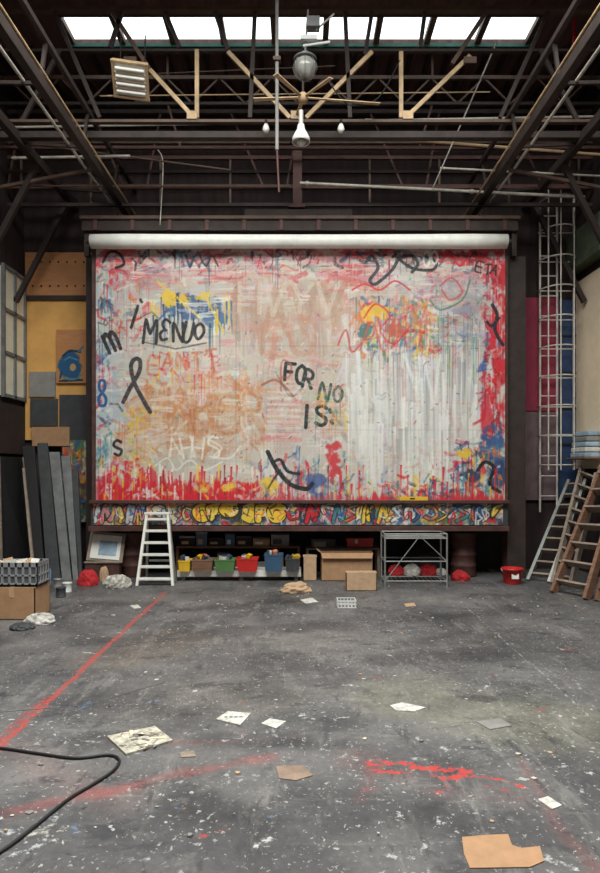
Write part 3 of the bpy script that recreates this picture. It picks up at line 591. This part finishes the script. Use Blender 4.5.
sh=B('painted_ledge'); sh.box2((xl-.06,9.03,P(0,503,9.16).z),(xr+.03,9.26,P(0,500,9.16).z),steel_r); sh.box2((xl-.06,9.115,P(0,526,9.1).z),(xr+.03,9.22,P(0,503,9.16).z),darkg)
sh.box2((xl-.08,9.06,P(0,531,9.1).z),(xr+.03,9.26,P(0,526,9.1).z),drumm); sh.build(.004)
yl=B('yellow_spirit_level'); a=P(399,500,9.1); yl.box2((a.x,9.04,P(0,500,9.16).z),(P(427,0,9.1).x,9.1,P(0,500,9.16).z+.05),yelp); yl.box2((a.x+.15,9.035,P(0,500,9.16).z+.015),(a.x+.22,9.04,P(0,500,9.16).z+.035),black); yl.build(.006)
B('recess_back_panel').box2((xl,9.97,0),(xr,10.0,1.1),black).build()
for px in (133,464):
    o=B('rusty_steel_drum'); c0=P(px,0,9.5); h=P(0,532,9.42).z
    pr=[(0,0),(.19,0),(.2,.02)]
    for k in range(3):
        z=h*(k+1)/4; pr+=[(.18,z-.03),(.195,z-.012),(.195,z+.012),(.18,z+.03)]
    pr+=[(.2,h-.03),(.2,h-.005),(.18,h-.005),(.18,h-.02),(0,h-.02)]
    o.lathe((c0.x,9.55,0),pr,drumm,28); o.build()
# =============================== step ladder
sl=B('step_ladder')
bl=F(137,586); br=F(173,586); tl=P(147,514,8.93); tr=P(168,514,8.93)
sl.beam(bl,tl,.035,.06,white,(0,1,0)); sl.beam(br,tr,.035,.06,white,(0,1,0))
for k in range(6):
    t=(k+.55)/6; a=bl.lerp(tl,t); b_=br.lerp(tr,t); sl.box(((a+b_)/2)+Vector((0,.03,0)),((b_-a).length,.09,.03),white)
sl.box((tl+tr)/2+Vector((0,.02,.01)),((tr-tl).length+.06,.12,.03),white)
for a,b_ in ((Vector((bl.x+.04,9.08,0)),tl),(Vector((br.x-.04,9.08,0)),tr)): sl.beam(a,b_+Vector((0,.04,0)),.03,.03,alu,(0,1,0))
sl.beam((bl.x+.08,9.05,.3),(br.x-.08,9.05,.3),.02,.03,alu); sl.build(.003)
# =============================== storage under canvas
lb=B('low_white_bench'); a=F(172,581); x0=P(177,0,a.y).x; x1=P(301,0,a.y).x
lb.box2((x0,a.y,.06),(x1,a.y+.35,.15),white)
for xx in (x0+.05,(x0+x1)/2,x1-.1): lb.box2((xx,a.y+.04,0),(xx+.06,a.y+.3,.06),galv)
lb.build(.004)
def bin_(name,x0,x1,y0,y1,m,Y=9.2,dp=.28,z0=.151):
    a=P(x0,0,Y).x; b_=P(x1,0,Y).x; h=(y1-y0)*Y/FPX; o=B(name); cx=(a+b_)/2; w=(b_-a)/2; z1=z0+h; q_=.85
    def ring(z,w_,d_): return [Vector((cx-w_,Y+dp/2-d_,z)),Vector((cx+w_,Y+dp/2-d_,z)),Vector((cx+w_,Y+dp/2+d_,z)),Vector((cx-w_,Y+dp/2+d_,z))]
    rs=[ring(z0,w*q_,dp/2*q_),ring(z1-.02,w*.96,dp/2*.96),ring(z1-.02,w,dp/2),ring(z1,w,dp/2),ring(z1,w-.015,dp/2-.015),ring(z0+.02,w*q_-.015,dp/2*q_-.015)]
    vs=[v for R in rs for v in R]; fs=[(0,3,2,1)]
    for j in range(5):
        for i in range(4): fs.append((j*4+i,j*4+(i+1)%4,(j+1)*4+(i+1)%4,(j+1)*4+i))
    fs.append((20,21,22,23)); o.add(vs,fs,m); return o
for nm,x0_,x1_,yy,mm in (('yellow_storage_bin',178,190,560,yelp),('wooden_storage_bin',191,213,559,wood),('green_storage_bin',214,235,559,grnp),('red_storage_bin',236,258,558,redp),('blue_storage_bin',264,283,554,blup),('dark_storage_bin',285,300,558,darkg)):
    o=bin_(nm,x0_,x1_,yy,571,mm,8.97,.26)
    cx=P((x0_+x1_)/2,0,8.97).x; zt_=.151+(571-yy)*8.97/FPX
    for k in range(5): o.box((cx+random.uniform(-.07,.07),9.1+random.uniform(-.05,.05),zt_+random.uniform(0,.03)),(random.uniform(.04,.1),.06,.05),[whitep,cardb,redp,blup,darkg,yelp][random.randrange(6)],(random.uniform(-.5,.5),random.uniform(-.5,.5),random.uniform(0,3)))
    o.build()
st=B('back_storage_rack'); xa=P(176,0,9.5).x; xb=P(300,0,9.5).x
st.box2((xa,9.5,.42),(xb,9.9,.45),wood); st.box2((xa,9.5,.0),(xa+.04,9.9,.42),wood); st.box2((xb-.04,9.5,0),(xb,9.9,.42),wood)
rr_=random.Random(4)
for zz_ in (.0,.45):
    x=xa+.05
    while x<xb-.3:
        w1=rr_.uniform(.12,.3); h1=rr_.uniform(.08,.25) if zz_ else rr_.uniform(.2,.38); mm=[darkg,blup,black,cardb,greyp,redp,grnp,black][rr_.randrange(8)]
        st.box2((x,9.52,zz_+.001),(x+w1,9.8,zz_+h1),mm); st.box2((x-.005,9.515,zz_+h1-.03),(x+w1+.005,9.805,zz_+h1),[greyp,darkg,black][rr_.randrange(3)]); st.box2((x+.03,9.512,zz_+.03),(x+w1*.6,9.52,zz_+h1*.5),[whitep,cardb2,darkg][rr_.randrange(3)]); x+=w1+.02
st.build(.006)
lump('dark_rubbish_bag',(P(425,0,9.7).x,9.72,0),(.7,.35,.5),black,4,.4)
def cbox(name,x0,x1,ytop,ybot,m,dp=.35,Y=None,z0=0,flaps=True):
    if Y is None: Y=F(0,ybot).y
    a=P(x0,0,Y).x; b_=P(x1,0,Y).x; h=(ybot-ytop)*Y/FPX; w=b_-a; o=B(name); t=.01; cx=(a+b_)/2; cy=Y+dp/2
    o.box((cx,cy,z0+t/2),(w,dp,t),m); o.box((cx,Y+t/2,z0+h/2),(w,t,h),m); o.box((cx,Y+dp-t/2,z0+h/2),(w,t,h),m); o.box((a+t/2,cy,z0+h/2),(t,dp,h),m); o.box((b_-t/2,cy,z0+h/2),(t,dp,h),m)
    if flaps:
        o.prism([(a,Y,z0+h),(b_,Y,z0+h),(b_-.02,Y-.05,z0+h-.07),(a+.02,Y-.05,z0+h-.07)],(0,-.006,0),m)
        o.prism([(a,Y,z0+h),(a,Y+dp,z0+h),(a-.06,Y+dp-.02,z0+h+.04),(a-.06,Y+.02,z0+h+.04)],(0,0,.006),m)
    else:
        o.box((cx,cy,z0+h+.002),(w,dp,.006),m); o.box((cx,cy,z0+h+.007),(.05,dp,.003),cardb2); o.box((cx,Y-.002,z0+h*.85),(.05,.003,h*.3),cardb2)
    return o.build()
cbox('cardboard_box',303,317,557,581,cardb2,.24,flaps=False); cbox('cardboard_box',321,373,553,581,cardb,.26); cbox('cardboard_box',346,377,573,591,cardb2,.16,flaps=False)
Yr=9.5; a=P(347,0,Yr).x; b_=P(373,0,Yr).x; z0=.432
rb=B('red_toolbox'); rb.box2((a,Yr,z0),(b_,Yr+.2,z0+.09),redp); rb.box2((a-.01,Yr-.01,z0+.09),(b_+.01,Yr+.21,z0+.14),redp); rb.box2((a+.12,Yr-.02,z0+.06),(a+.16,Yr,z0+.12),white); rb.tube([((a+b_)/2-.07,Yr+.1,z0+.14),((a+b_)/2-.05,Yr+.1,z0+.18),((a+b_)/2+.05,Yr+.1,z0+.18),((a+b_)/2+.07,Yr+.1,z0+.14)],.008,black); rb.build(.006)
cr=B('wooden_storage_shelf'); a=P(306,0,9.45).x; bx=P(380,0,9.45).x; cr.box2((a,9.45,.4),(bx,9.8,.425),wood_l)
for xx in (a,bx-.04): cr.box2((xx,9.45,0),(xx+.04,9.49,.4),wood_l); cr.box2((xx,9.75,0),(xx+.04,9.79,.4),wood_l)
cr.box2((a+.08,9.5,.425),(a+.45,9.7,.56),darkg); cr.box2((a+.12,9.495,.44),(a+.3,9.5,.52),greyp); cr.build(.003)
# wire trolley
wr=B('metal_wire_trolley'); Y0=F(0,587).y; xs=(P(385,0,Y0).x,P(447,0,Y0).x); Y1=Y0+.38; zt=P(0,534,Y0).z
for xx in xs:
    for yy in (Y0,Y1): wr.cyl((xx,yy,0.0),(xx,yy,zt+.0),.013,alu,8)
for zz in (zt,zt-.06,.35,.08):
    for yy in (Y0,Y1): wr.cyl((xs[0],yy,zz),(xs[1],yy,zz),.009,alu,6)
    for xx in xs: wr.cyl((xx,Y0,zz),(xx,Y1,zz),.009,alu,6)
for k in range(1,14):
    xx=xs[0]+(xs[1]-xs[0])*k/14; wr.cyl((xx,Y0,zt-.06),(xx,Y1,zt-.06),.004,alu,5); wr.cyl((xx,Y0,.08),(xx,Y1,.08),.004,alu,5)
wr.cyl((xs[0],Y0,.08),(xs[1]-.35,Y0,zt),.007,alu,6); wr.cyl((xs[1],Y0,.35),(xs[1]-.4,Y0,zt),.007,alu,6); wr.box2((xs[0]+.02,Y0+.02,zt-.055),(xs[1]-.02,Y1-.02,zt-.04),greyp); wr.build()
for i,(x,y,s,mm) in enumerate([(396,9.08,.2,redcloth),(412,9.08,.22,whitecloth),(428,9.1,.22,redcloth),(441,9.08,.14,whitecloth)]):
    lump('crumpled_rag',(P(x,0,y).x,y,.09),(s*1.1,s*.9,s*.7),mm,20+i,.4)
lump('red_cloth_heap',(P(460,0,9.15).x,9.15,0),(.25,.2,.14),redcloth,28,.4)
rbk=B('red_bucket'); c0=F(515,585); h=.22; rbk.lathe((c0.x,c0.y+.12,0),[(0,0),(.11,0),(.115,.01),(.145,h-.02),(.155,h-.02),(.155,h),(.14,h),(.11,.02),(0,.02)],redp,24)
rbk.tube([(c0.x+.155*math.cos(t),c0.y+.12-.04*math.sin(t),h-.01-.08*math.sin(t)) for t in [math.pi*k/10 for k in range(11)]],.005,white); rbk.box((c0.x,c0.y-.012,.12),(.1,.008,.07),white,(-.15,0,0)); rbk.build()
# =============================== right ladders
def ladder(name,b1,t1,b2,t2,n_,m1,m2,w=.035,h=.08,rw=.08,rh=.03):
    o=B(name); nrm=(t1-b1).cross(b2-b1).normalized()
    o.beam(b1,t1,w,h,m1,nrm); o.beam(b2,t2,w,h,m1,nrm)
    for k in range(n_):
        t=(k+.6)/n_; o.beam(b1.lerp(t1,t),b2.lerp(t2,t),rh,rw,m2,nrm)
    return o.build(.003)
ladder('aluminium_ladder',F(528,581),P(569,481,9.95),F(549,583),P(586,480,9.65),9,alu,wood_l,.045,.09,.07)
ladder('grey_wooden_ladder',F(553,584),P(582,468,9.7),F(571,587),P(597,474,9.3),9,wood_l,wood_l,.045,.1,.1)
ladder('wooden_ladder',F(553,593),Vector((4.30,8.95,1.62)),F(586,600),Vector((4.36,8.45,1.66)),7,wood,wood_l,.05,.11,.13)
ladder('brown_wooden_ladder',F(594,603)+Vector((.1,.1,0)),Vector((4.36,8.2,1.75)),F(618,612),Vector((4.4,7.7,1.7)),7,wood,wood,.045,.1,.1)
wsf=B('wall_shelf_with_folded_cloths'); wsf.box2((WX-.3,9.25,1.76),(WX,9.9,1.79),wood)
bc=mat('pale_blue_cloth',(150,170,186),.9,0,var=.3)
for k,mm in enumerate((bc,whitecloth,bc,greyp,bc)): wsf.box2((WX-.27+.01*k,9.3,1.79+k*.08),(WX-.04,9.8,1.86+k*.08),mm)
wsf.build(.02)
# =============================== left floor stuff
Yb=F(0,620).y
cbox('cardboard_box',-12,35,588,620,cardb,.4,flaps=False)
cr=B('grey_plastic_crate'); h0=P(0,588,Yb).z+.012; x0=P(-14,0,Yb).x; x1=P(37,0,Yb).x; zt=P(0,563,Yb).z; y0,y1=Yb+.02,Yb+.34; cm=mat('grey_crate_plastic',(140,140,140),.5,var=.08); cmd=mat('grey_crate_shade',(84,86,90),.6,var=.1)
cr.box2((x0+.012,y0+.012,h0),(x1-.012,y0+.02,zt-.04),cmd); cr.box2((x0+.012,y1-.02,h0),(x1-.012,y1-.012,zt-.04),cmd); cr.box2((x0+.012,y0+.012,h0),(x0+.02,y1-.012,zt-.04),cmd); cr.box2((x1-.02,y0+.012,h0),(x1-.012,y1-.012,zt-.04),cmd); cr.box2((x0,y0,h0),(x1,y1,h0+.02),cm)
for zz,hh in ((h0+.0,.035),(h0+.105,.02),(zt-.05,.05)):
    for yy in (y0,y1-.015): cr.box2((x0,yy,zz),(x1,yy+.015,zz+hh),cm)
    for xx in (x0,x1-.015): cr.box2((xx,y0,zz),(xx+.015,y1,zz+hh),cm)
for k in range(8):
    xx=x0+(x1-x0-.025)*k/7
    for yy in (y0,y1-.015): cr.box2((xx,yy,h0),(xx+.025,yy+.015,zt),cm)
for k in range(5):
    yy=y0+(y1-y0-.02)*k/4
    for xx in (x0,x1-.015): cr.box2((xx,yy,h0),(xx+.015,yy+.02,zt),cm)
for k in range(6): cr.box((x0+.08+k*.07,y0+.16,zt-.03),(.1,.18,.05),[whitecloth,cardb2,whitecloth][k%3],(random.uniform(-.3,.3),random.uniform(-.4,.4),random.uniform(-.4,.4)))
cr.build(.002)
bt=B('blue_bottle'); c0=F(47,586); bt.lathe((c0.x,c0.y,0),[(0,0),(.05,0),(.055,.02),(.055,.2),(.045,.24),(.02,.26),(.02,.3),(0,.3)],mat('blue_grey_plastic',(120,150,180),.3),20); bt.cyl((c0.x,c0.y,.3),(c0.x,c0.y,.33),.024,white); bt.build()
for i,(px,py,mm) in enumerate(((58,588,alu),(67,592,whitep),(61,597,darkg))):
    o=B('paint_can'); c0=F(px,py); o.lathe((c0.x,c0.y,0),[(0,0),(.06,0),(.062,.01),(.058,.015),(.058,.11),(.063,.115),(.063,.125),(.05,.125),(.048,.118),(0,.118)],mm,20); o.tube([(c0.x+.062*math.cos(t),c0.y-.02*math.sin(t),.11-.05*math.sin(t)) for t in [math.pi*k/8 for k in range(9)]],.003,alu,5); o.build()
lump('paint_rag_heap',F(40,623),(.28,.2,.1),mat('dirty_rag',(190,184,176),.9,0,var=.5,scale=14),51,.5)
lump('dark_rag_heap',F(22,629),(.22,.18,.06),darkg,52,.5)
lump('red_cloth_heap',F(88,585),(.26,.2,.2),redcloth,53,.5); lump('white_rag_heap',F(117,587),(.36,.2,.16),mat('dirty_rag2',(176,170,160),.9,0,var=.6,scale=16),54,.6); lump('brown_rag_heap',F(104,581),(.12,.1,.2),cardb2,55,.5)
pc=B('leaning_framed_print')
c4=[P(86,560,9.22),P(122,563,9.22),P(126,534,9.33),P(91,531,9.33)]
pc.prism(c4,(0,.02,0),wood_l); ctr=sum(c4,Vector())/4; pc.prism([ctr+(v-ctr)*.82+Vector((0,-.012,0)) for v in c4],(0,.008,0),white); pc.prism([ctr+(v-ctr)*.5+Vector((.03,-.018,-.02)) for v in c4],(0,.006,0),bc); pc.build()
wb=B('wooden_trestle_block'); a=P(86,0,9.25).x; wb.box2((a,9.2,0),(a+.5,9.33,.24),drumm); wb.box2((a-.01,9.18,.24),(a+.52,9.34,.262),wood_l); wb.build(.004)
# =============================== floor litter
def sheet(name,pts,m,th=.004):
    o=B(name); v=[F(x,y)+Vector((0,0,.001)) for x,y in pts]; o.prism(v,(0,0,th),m); return o
papm=mat('dirty_white_paper',(196,191,182),.85,0,var=.35,scale=18); tilem=mat('dusty_tile',(178,170,154),.8,0,var=.45,scale=22)
t_=sheet('paint_spattered_tile',[(107,738),(155,728),(173,742),(126,756)],tilem,.012)
for k in range(26):
    a=F(120+random.uniform(0,38),733+random.uniform(0,17)); t_.box((a.x,a.y,.015),(random.uniform(.02,.09),random.uniform(.006,.02),.002),[greyp,wood_l,cream,galv][k%4],(0,0,random.uniform(0,3)))
t_.build()
s_=sheet('paper_scrap',[(216,720),(228,712),(251,714),(240,726)],papm,.006)
for k in range(4):
    a=F(226+k*5,718); s_.box((a.x,a.y,.009),(.02,.02,.001),greyp)
s_.build()
for nm,pts,mm in [('paper_scrap',[(261,724),(270,719),(286,722),(276,729)],papm),('cardboard_scrap',[(276,767),(303,766),(313,776),(296,781),(279,779)],mat('brown_scrap',(140,118,102),.85)),
  ('paper_scrap',[(390,706),(402,703),(426,708),(414,712),(396,711)],papm),('brown_paper_scrap',[(180,753),(194,751),(196,757),(181,758)],wood_l),('torn_cardboard_piece',[(462,838),(485,836),(508,835),(512,846),(522,849),(540,847),(544,862),(530,868),(470,869),(464,855)],cardb),
  ('paper_scrap',[(538,800),(548,797),(562,806),(552,810)],papm),('paper_scrap',[(300,600),(312,598),(318,602),(306,604)],papm),('worn_tile_scrap',[(476,722),(500,719),(512,726),(490,730)],greyp),('paper_scrap',[(130,606),(138,605),(141,608),(134,609)],papm),('cardboard_scrap',[(404,604),(414,603),(416,606),(406,607)],cardb2)]:
    sheet(nm,pts,mm).build()
o=B('floor_debris')
for i in range(130):
    x=random.uniform(0,600); y=random.uniform(588,850) if i%4==0 else random.uniform(586,640); r_=random.uniform(.005,.022); a=random.uniform(0,6); c0=F(x,y)
    o.prism([c0+Vector((math.cos(a+t)*r_*random.uniform(.5,1.2),math.sin(a+t)*r_*random.uniform(.4,1),.001)) for t in (0,1.3,2.4,3.6,5)],(0,0,random.uniform(.003,.014)),[papm,papm,tilem,cardb2,greyp][i%5])
o.build()
lump('crumpled_cardboard',F(296,592),(.36,.22,.12),cardb2,61,.6)
sb=B('white_plastic_basket'); c0=F(347,608)
for k in range(6):
    xx=c0.x-.1+.2*k/5
    sb.box2((xx-.004,c0.y,0),(xx+.004,c0.y+.008,.08),whitep); sb.box2((xx-.004,c0.y+.2,0),(xx+.004,c0.y+.208,.08),whitep); sb.box2((xx-.004,c0.y,0),(xx+.004,c0.y+.2,.006),whitep)
for zz in (.0,.035,.072):
    sb.box2((c0.x-.11,c0.y-.002,zz),(c0.x+.11,c0.y+.01,zz+.01),whitep); sb.box2((c0.x-.11,c0.y+.2,zz),(c0.x+.11,c0.y+.21,zz+.01),whitep)
    for sx in (-.11,.1): sb.box2((c0.x+sx,c0.y,zz),(c0.x+sx+.01,c0.y+.2,zz+.01),whitep)
sb.build()
def cr_(pts,n=8):
    o=[]; p_=[pts[0]]+list(pts)+[pts[-1]]
    for i in range(1,len(p_)-2):
        for k in range(n):
            t=k/n; a0,a1,a2,a3=p_[i-1],p_[i],p_[i+1],p_[i+2]
            o.append(.5*(2*a1+(a2-a0)*t+(2*a0-5*a1+4*a2-a3)*t*t+(3*a1-a0-3*a2+a3)*t**3))
    o.append(pts[-1]); return o
cb=B('black_power_cable'); cb.tube(cr_([F(x,y,.009) for x,y in [(-30,747),(0,748),(35,753),(75,758),(108,755),(119,760),(114,770),(95,783),(70,798),(45,818),(20,838),(0,852),(-20,862)]]),.0085,rubber,8); cb.build()
cb=B('thin_floor_wire'); cb.tube(cr_([F(x,y,.003) for x,y in [(0,712),(50,708),(90,704),(130,692),(165,682)]]),.002,galv,5); cb.build()
# =============================== roof structure
tr_=B('roof_truss'); Y=8.0
xl_,xr_=-4.4,4.4
def zz(py,Y): return P(0,py,Y).z
tr_.beam((xl_,Y,zz(10,Y)),(xr_,Y,zz(10,Y)),.08,.05,steel); tr_.beam((xl_,Y,zz(122,Y)),(xr_,Y,zz(122,Y)),.07,.035,steel); tr_.beam((xl_,Y+.1,zz(132,Y)),(xr_,Y+.1,zz(132,Y)),.1,.08,steel_d)
for (x0,y0,x1,y1,mm) in [(197,50,197,118,steel_c),(401,52,401,118,steel_c),(112,12,150,70,steel),(150,70,192,116,steel_c),(215,12,228,50,steel_d),(228,52,290,118,steel_c),(372,12,365,55,steel_d),(372,52,306,118,steel_c),(485,14,452,64,steel),(470,56,408,116,steel_c),(122,12,110,48,steel_d),(55,12,100,118,steel_d),(548,12,500,118,steel_d),(165,12,180,48,steel_d),(425,12,420,48,steel_d),(22,122,60,50,steel_d),(578,122,540,50,steel_d),(255,10,250,118,steel_d),(345,10,350,118,steel_d)]:
    tr_.beam(P(x0,y0,Y),P(x1,y1,Y),.05,.04,mm,(0,1,0))  # cream web members carry sunlight in their colour
for px in (192,296,408): tr_.box(P(px,115,Y-.04),(.13,.02,.1),steel_c)
for px in (130,470): tr_.box(P(px,60,Y-.04),(.16,.02,.08),steel)
tr_.beam((xl_,Y+.02,zz(50,Y)),(xr_,Y+.02,zz(50,Y)),.05,.03,steel_d)
tr_.build()
t2=B('rear_roof_truss'); Y=9.5
for py,mm,h in ((158,steel_r,.05),(187,steel_r,.06),(112,steel_d,.06),(205,steel_d,.05),(143,steel,.03),(172,steel_d,.04)): t2.beam((-4.4,Y,zz(py,Y)),(4.4,Y,zz(py,Y)),.05,h,mm)
for k in range(9):
    x=-4.2+k*1.05; t2.beam((x,Y,zz(112,Y)),(x+(.5 if k%2 else -.2),Y,zz(187,Y)),.03,.03,steel_r,(0,1,0)); t2.beam((x,Y,zz(158,Y)),(x,Y,zz(205,Y)),.03,.03,steel,(0,1,0))
t2.build()
t3=B('middle_roof_truss'); Y=9.05
for py,h,mm in ((78,.05,steel),(104,.04,steel_d),(148,.04,steel_r)): t3.beam((-4.4,Y,zz(py,Y)),(4.4,Y,zz(py,Y)),.05,h,mm)
for k in range(12):
    x=-4.2+k*.76; t3.beam((x,Y,zz(78,Y)),(x+.38,Y,zz(104,Y)),.025,.025,steel,(0,1,0)); t3.beam((x+.38,Y,zz(104,Y)),(x+.76,Y,zz(78,Y)),.025,.025,steel,(0,1,0))
for x in (-3.6,-1.9,1.9,3.6): t3.beam((x,Y,zz(104,Y)),(x*.9,Y,zz(148,Y)),.03,.03,steel_r,(0,1,0)); t3.beam((x,Y,zz(48,Y)),(x,Y,zz(78,Y)),.03,.03,steel,(0,1,0))
t3.build()
pl=B('conduit_pipework')
for (p0,p1,rr_,mm) in [(P(300,183,9.2),P(584,197,9.2),.022,pipe_l),(P(-25,128,8.6),P(625,116,8.6),.016,pipe_l),(P(318,133,9.0),P(605,155,9.0),.02,steel_c),(P(100,96,8.4),P(490,92,8.4),.008,steel_c),(P(12,158,8.8),P(130,156,8.8),.018,pipe_l),(P(20,186,9.0),P(290,187,9.0),.016,steel),(P(335,66,8.5),P(150,74,8.5),.008,steel),(P(0,140,8.9),P(230,170,8.9),.012,steel),(P(440,168,8.9),P(600,176,8.9),.014,pipe_l)]:
    pl.cyl(p0,p1,rr_,mm,10); pl.cyl(p0.lerp(p1,.02),p0.lerp(p1,.03),rr_*1.5,mm,10); pl.cyl(p0.lerp(p1,.6),p0.lerp(p1,.61),rr_*1.5,mm,10)
pl.build()
for sgn in (-1,1):
    g=B('longitudinal_girder'); X0=2.72*sgn; Z0=5.65
    g.beam((X0,3.5,Z0),(X0,10.15,Z0),.09,.12,steel_d); g.beam((X0-.06*sgn,3.5,Z0+.45),(X0-.06*sgn,10.15,Z0+.45),.05,.06,steel_d)
    g.cyl((X0+.2*sgn,3.5,Z0+.06),(X0+.2*sgn,10.15,Z0+.06),.018,pipe_l,10); g.cyl((X0-.12*sgn,3.5,Z0-.02),(X0-.12*sgn,10.15,Z0-.02),.012,steel_c,10)
    g.beam((X0+.9*sgn,3.5,Z0+.2),(X0+.9*sgn,10.15,Z0+.2),.09,.12,steel_d)
    for k in range(5):
        y=4+k*1.3; g.beam((X0,y,Z0),(X0-.06*sgn,y,Z0+.45),.035,.035,steel_d); g.beam((X0,y,Z0),(X0+.9*sgn,y+.3,Z0+.2),.035,.035,steel_d)
    g.build()
    k_=B('angled_roof_brace')
    for yy in (8.6,9.75):
        k_.beam((4.4*sgn,yy,4.2),(3.6*sgn,yy,5.75),.07,.07,steel_d,(0,1,0))
    k_.beam((4.4*sgn,8.6,5.4),(2.85*sgn,8.6,5.7),.04,.04,steel,(0,1,0)); k_.build()
    c_=B('wall_stanchion'); c_.box2((4.37*sgn,8.2,0 if sgn<0 else 2.2),(4.47*sgn,8.36,7.6),steel_d); c_.build()
rp=B('red_sprinkler_pipe'); rp.cyl(P(574,0,8.4),P(574,52,8.4),.02,redp,8); rp.cyl(P(574,52,8.4),P(556,92,8.6),.02,steel_r,8); rp.build()
wp=B('hanging_white_cable'); wp.cyl(P(497,42,8.3),P(432,190,9.0),.01,pipe_l,6); wp.build()
wp=B('hanging_black_cable'); wp.tube(cr_([P(330,84,7.6),P(350,105,7.7),P(378,98,7.8),P(400,60,7.9)]),.008,black,5); wp.build()
wp=B('hanging_grey_cable'); wp.tube(cr_([P(160,225,9.0),P(163,165,9.0),P(158,150,9.0)]),.008,pipe_l,5); wp.build()
hp=B('hanging_pole'); Y=7.6; hp.cyl(P(277,-20,Y),P(277,150,Y),.022,greyp,10); hp.cyl(P(277,150,Y),P(279,192,Y),.014,steel_r,8); hp.box(P(277,60,Y),(.09,.09,.04),steel); hp.build()
kp=B('king_post'); kp.box2(P(293,140,9.3),P(302,208,9.3)+Vector((0,.12,0)),steel_r); kp.box(P(297,208,9.35),(.24,.2,.05),drumm); kp.box(P(297,140,9.35),(.2,.2,.05),drumm); kp.build()
fl=B('fluorescent_lamp_fixture'); c0=P(131,79,7.7); R=Euler((math.radians(-34),math.radians(3),math.radians(8)))
Rm=R.to_matrix()
def fb(off,size,m): fl.box(c0+Rm@Vector(off),size,m,R)
fb((0,0,0),(.42,.4,.06),steel_c); fb((0,0,-.035),(.38,.36,.02),white)
for k in range(4): fl.cyl(c0+Rm@Vector((-.17,-.13+.087*k,-.06)),c0+Rm@Vector((.17,-.13+.087*k,-.06)),.02,white,10)
for k in range(3): fb((0,-.087+.087*k,-.05),(.37,.01,.02),cream)
for sx in (-.2,.2): fb((sx,0,-.04),(.03,.42,.04),steel_c)
for sy in (-.2,.2): fb((0,sy,-.04),(.44,.03,.04),steel_c)
fl.cyl(c0+Rm@Vector((-.15,.1,.03)),c0+Vector((-.15,.1,.6)),.01,black,6); fl.cyl(c0+Rm@Vector((.15,.1,.03)),c0+Vector((.15,.1,.6)),.01,black,6); fl.build(.004)
gl=B('glass_globe_pendant_lamp'); Y=7.6; c0=P(305,68,Y); gm=mat('smoked_glass',(150,148,142),.15,.0,var=.3)
gl.lathe(c0,[(0,-.14),(.06,-.13),(.11,-.08),(.135,-.01),(.13,.05),(.1,.09),(.06,.11)],gm,24); gl.lathe(c0,[(.0,.1),(.13,.095),(.14,.11),(.09,.14),(.05,.18),(0,.19)],galv,20); gl.cyl(c0+Vector((0,0,.18)),P(308,10,Y),.012,galv,8)
for k in range(8):
    t=k*math.pi/4; gl.tube([c0+Vector((r_*math.cos(t),r_*math.sin(t),z_)) for r_,z_ in ((.0,-.15),(.07,-.135),(.12,-.08),(.145,-.01),(.14,.05),(.11,.1))],.004,galv,5)
gl.box(P(309,40,Y),(.2,.12,.05),whitep); gl.box(P(313,24,Y),(.16,.12,.12),galv); gl.cyl(P(303,46,Y),P(330,42,Y),.016,whitep,8); gl.cyl(P(316,30,Y),P(334,14,Y),.012,pipe_l,8); gl.build()
fn=B('ceiling_fan'); c0=P(303,98,Y); fn.lathe(c0,[(0,-.06),(.05,-.05),(.065,-.01),(.06,.03),(.03,.06),(0,.07)],steel_c,20); fn.cyl(c0,c0+Vector((0,0,.2)),.014,steel_d,8)
for ang,ln in ((8,.95),(176,.6),(100,.5),(235,.55),(310,.5)):
    t=math.radians(ang); dr=Vector((math.cos(t),math.sin(t),0.0)); sd=Vector((-dr.y,dr.x,.1))*.03
    a=c0+dr*.05; b_=c0+dr*ln; fn.prism([a-sd*.6,b_-sd,b_+sd,a+sd*.6],(0,0,.01),steel_c)
fn.build()
be=B('white_bell_pendant_lamp'); c0=P(301,134,Y); be.lathe(c0,[(.1,-.1),(.11,-.1),(.105,-.05),(.08,.0),(.05,.05),(.04,.11),(0,.12)],white,24); be.lathe(c0,[(0,-.06),(.04,-.07),(.06,-.1),(.04,-.13),(0,-.14)],whitep,16); be.cyl(c0+Vector((0,0,.1)),c0+Vector((0,0,.28)),.03,pipe_l,10); be.build()
for px in (266,341):
    o=B('small_spot_bulb'); c0=P(px,128,7.9); o.lathe(c0,[(0,-.06),(.03,-.05),(.045,-.02),(.035,.02),(.02,.05),(0,.06)],white,14); o.cyl(c0+Vector((0,0,.05)),c0+Vector((0,0,.1)),.018,black,8); o.build()
# =============================== lights
def area(name,loc,sx,sy,e,col,rot=(0,0,0)):
    l=bpy.data.lights.new(name,'AREA'); l.shape='RECTANGLE'; l.size=sx; l.size_y=sy; l.energy=e; l.color=col
    o=bpy.data.objects.new(name,l); o.location=loc; o.rotation_euler=rot; scene.collection.objects.link(o)
area('skylight_daylight',(0,(S2[0]+S2[1])/2,ZC+.2),2*SX-.1,S2[1]-S2[0]-.1,1500,(1,.97,.93))
w=bpy.data.worlds.new('sky'); scene.world=w; w.use_nodes=True; bg=w.node_tree.nodes['Background']; bg.inputs[0].default_value=(.95,.99,1,1); bg.inputs[1].default_value=2.4
cd=bpy.data.cameras.new('camera'); cam=bpy.data.objects.new('camera',cd); scene.collection.objects.link(cam); cam.location=(0,0,CH); cam.rotation_euler=(math.radians(90),0,0)
cd.sensor_width=36; cd.lens=36*FPX/873; cd.shift_y=(HZ-436.5)/873; scene.camera=cam
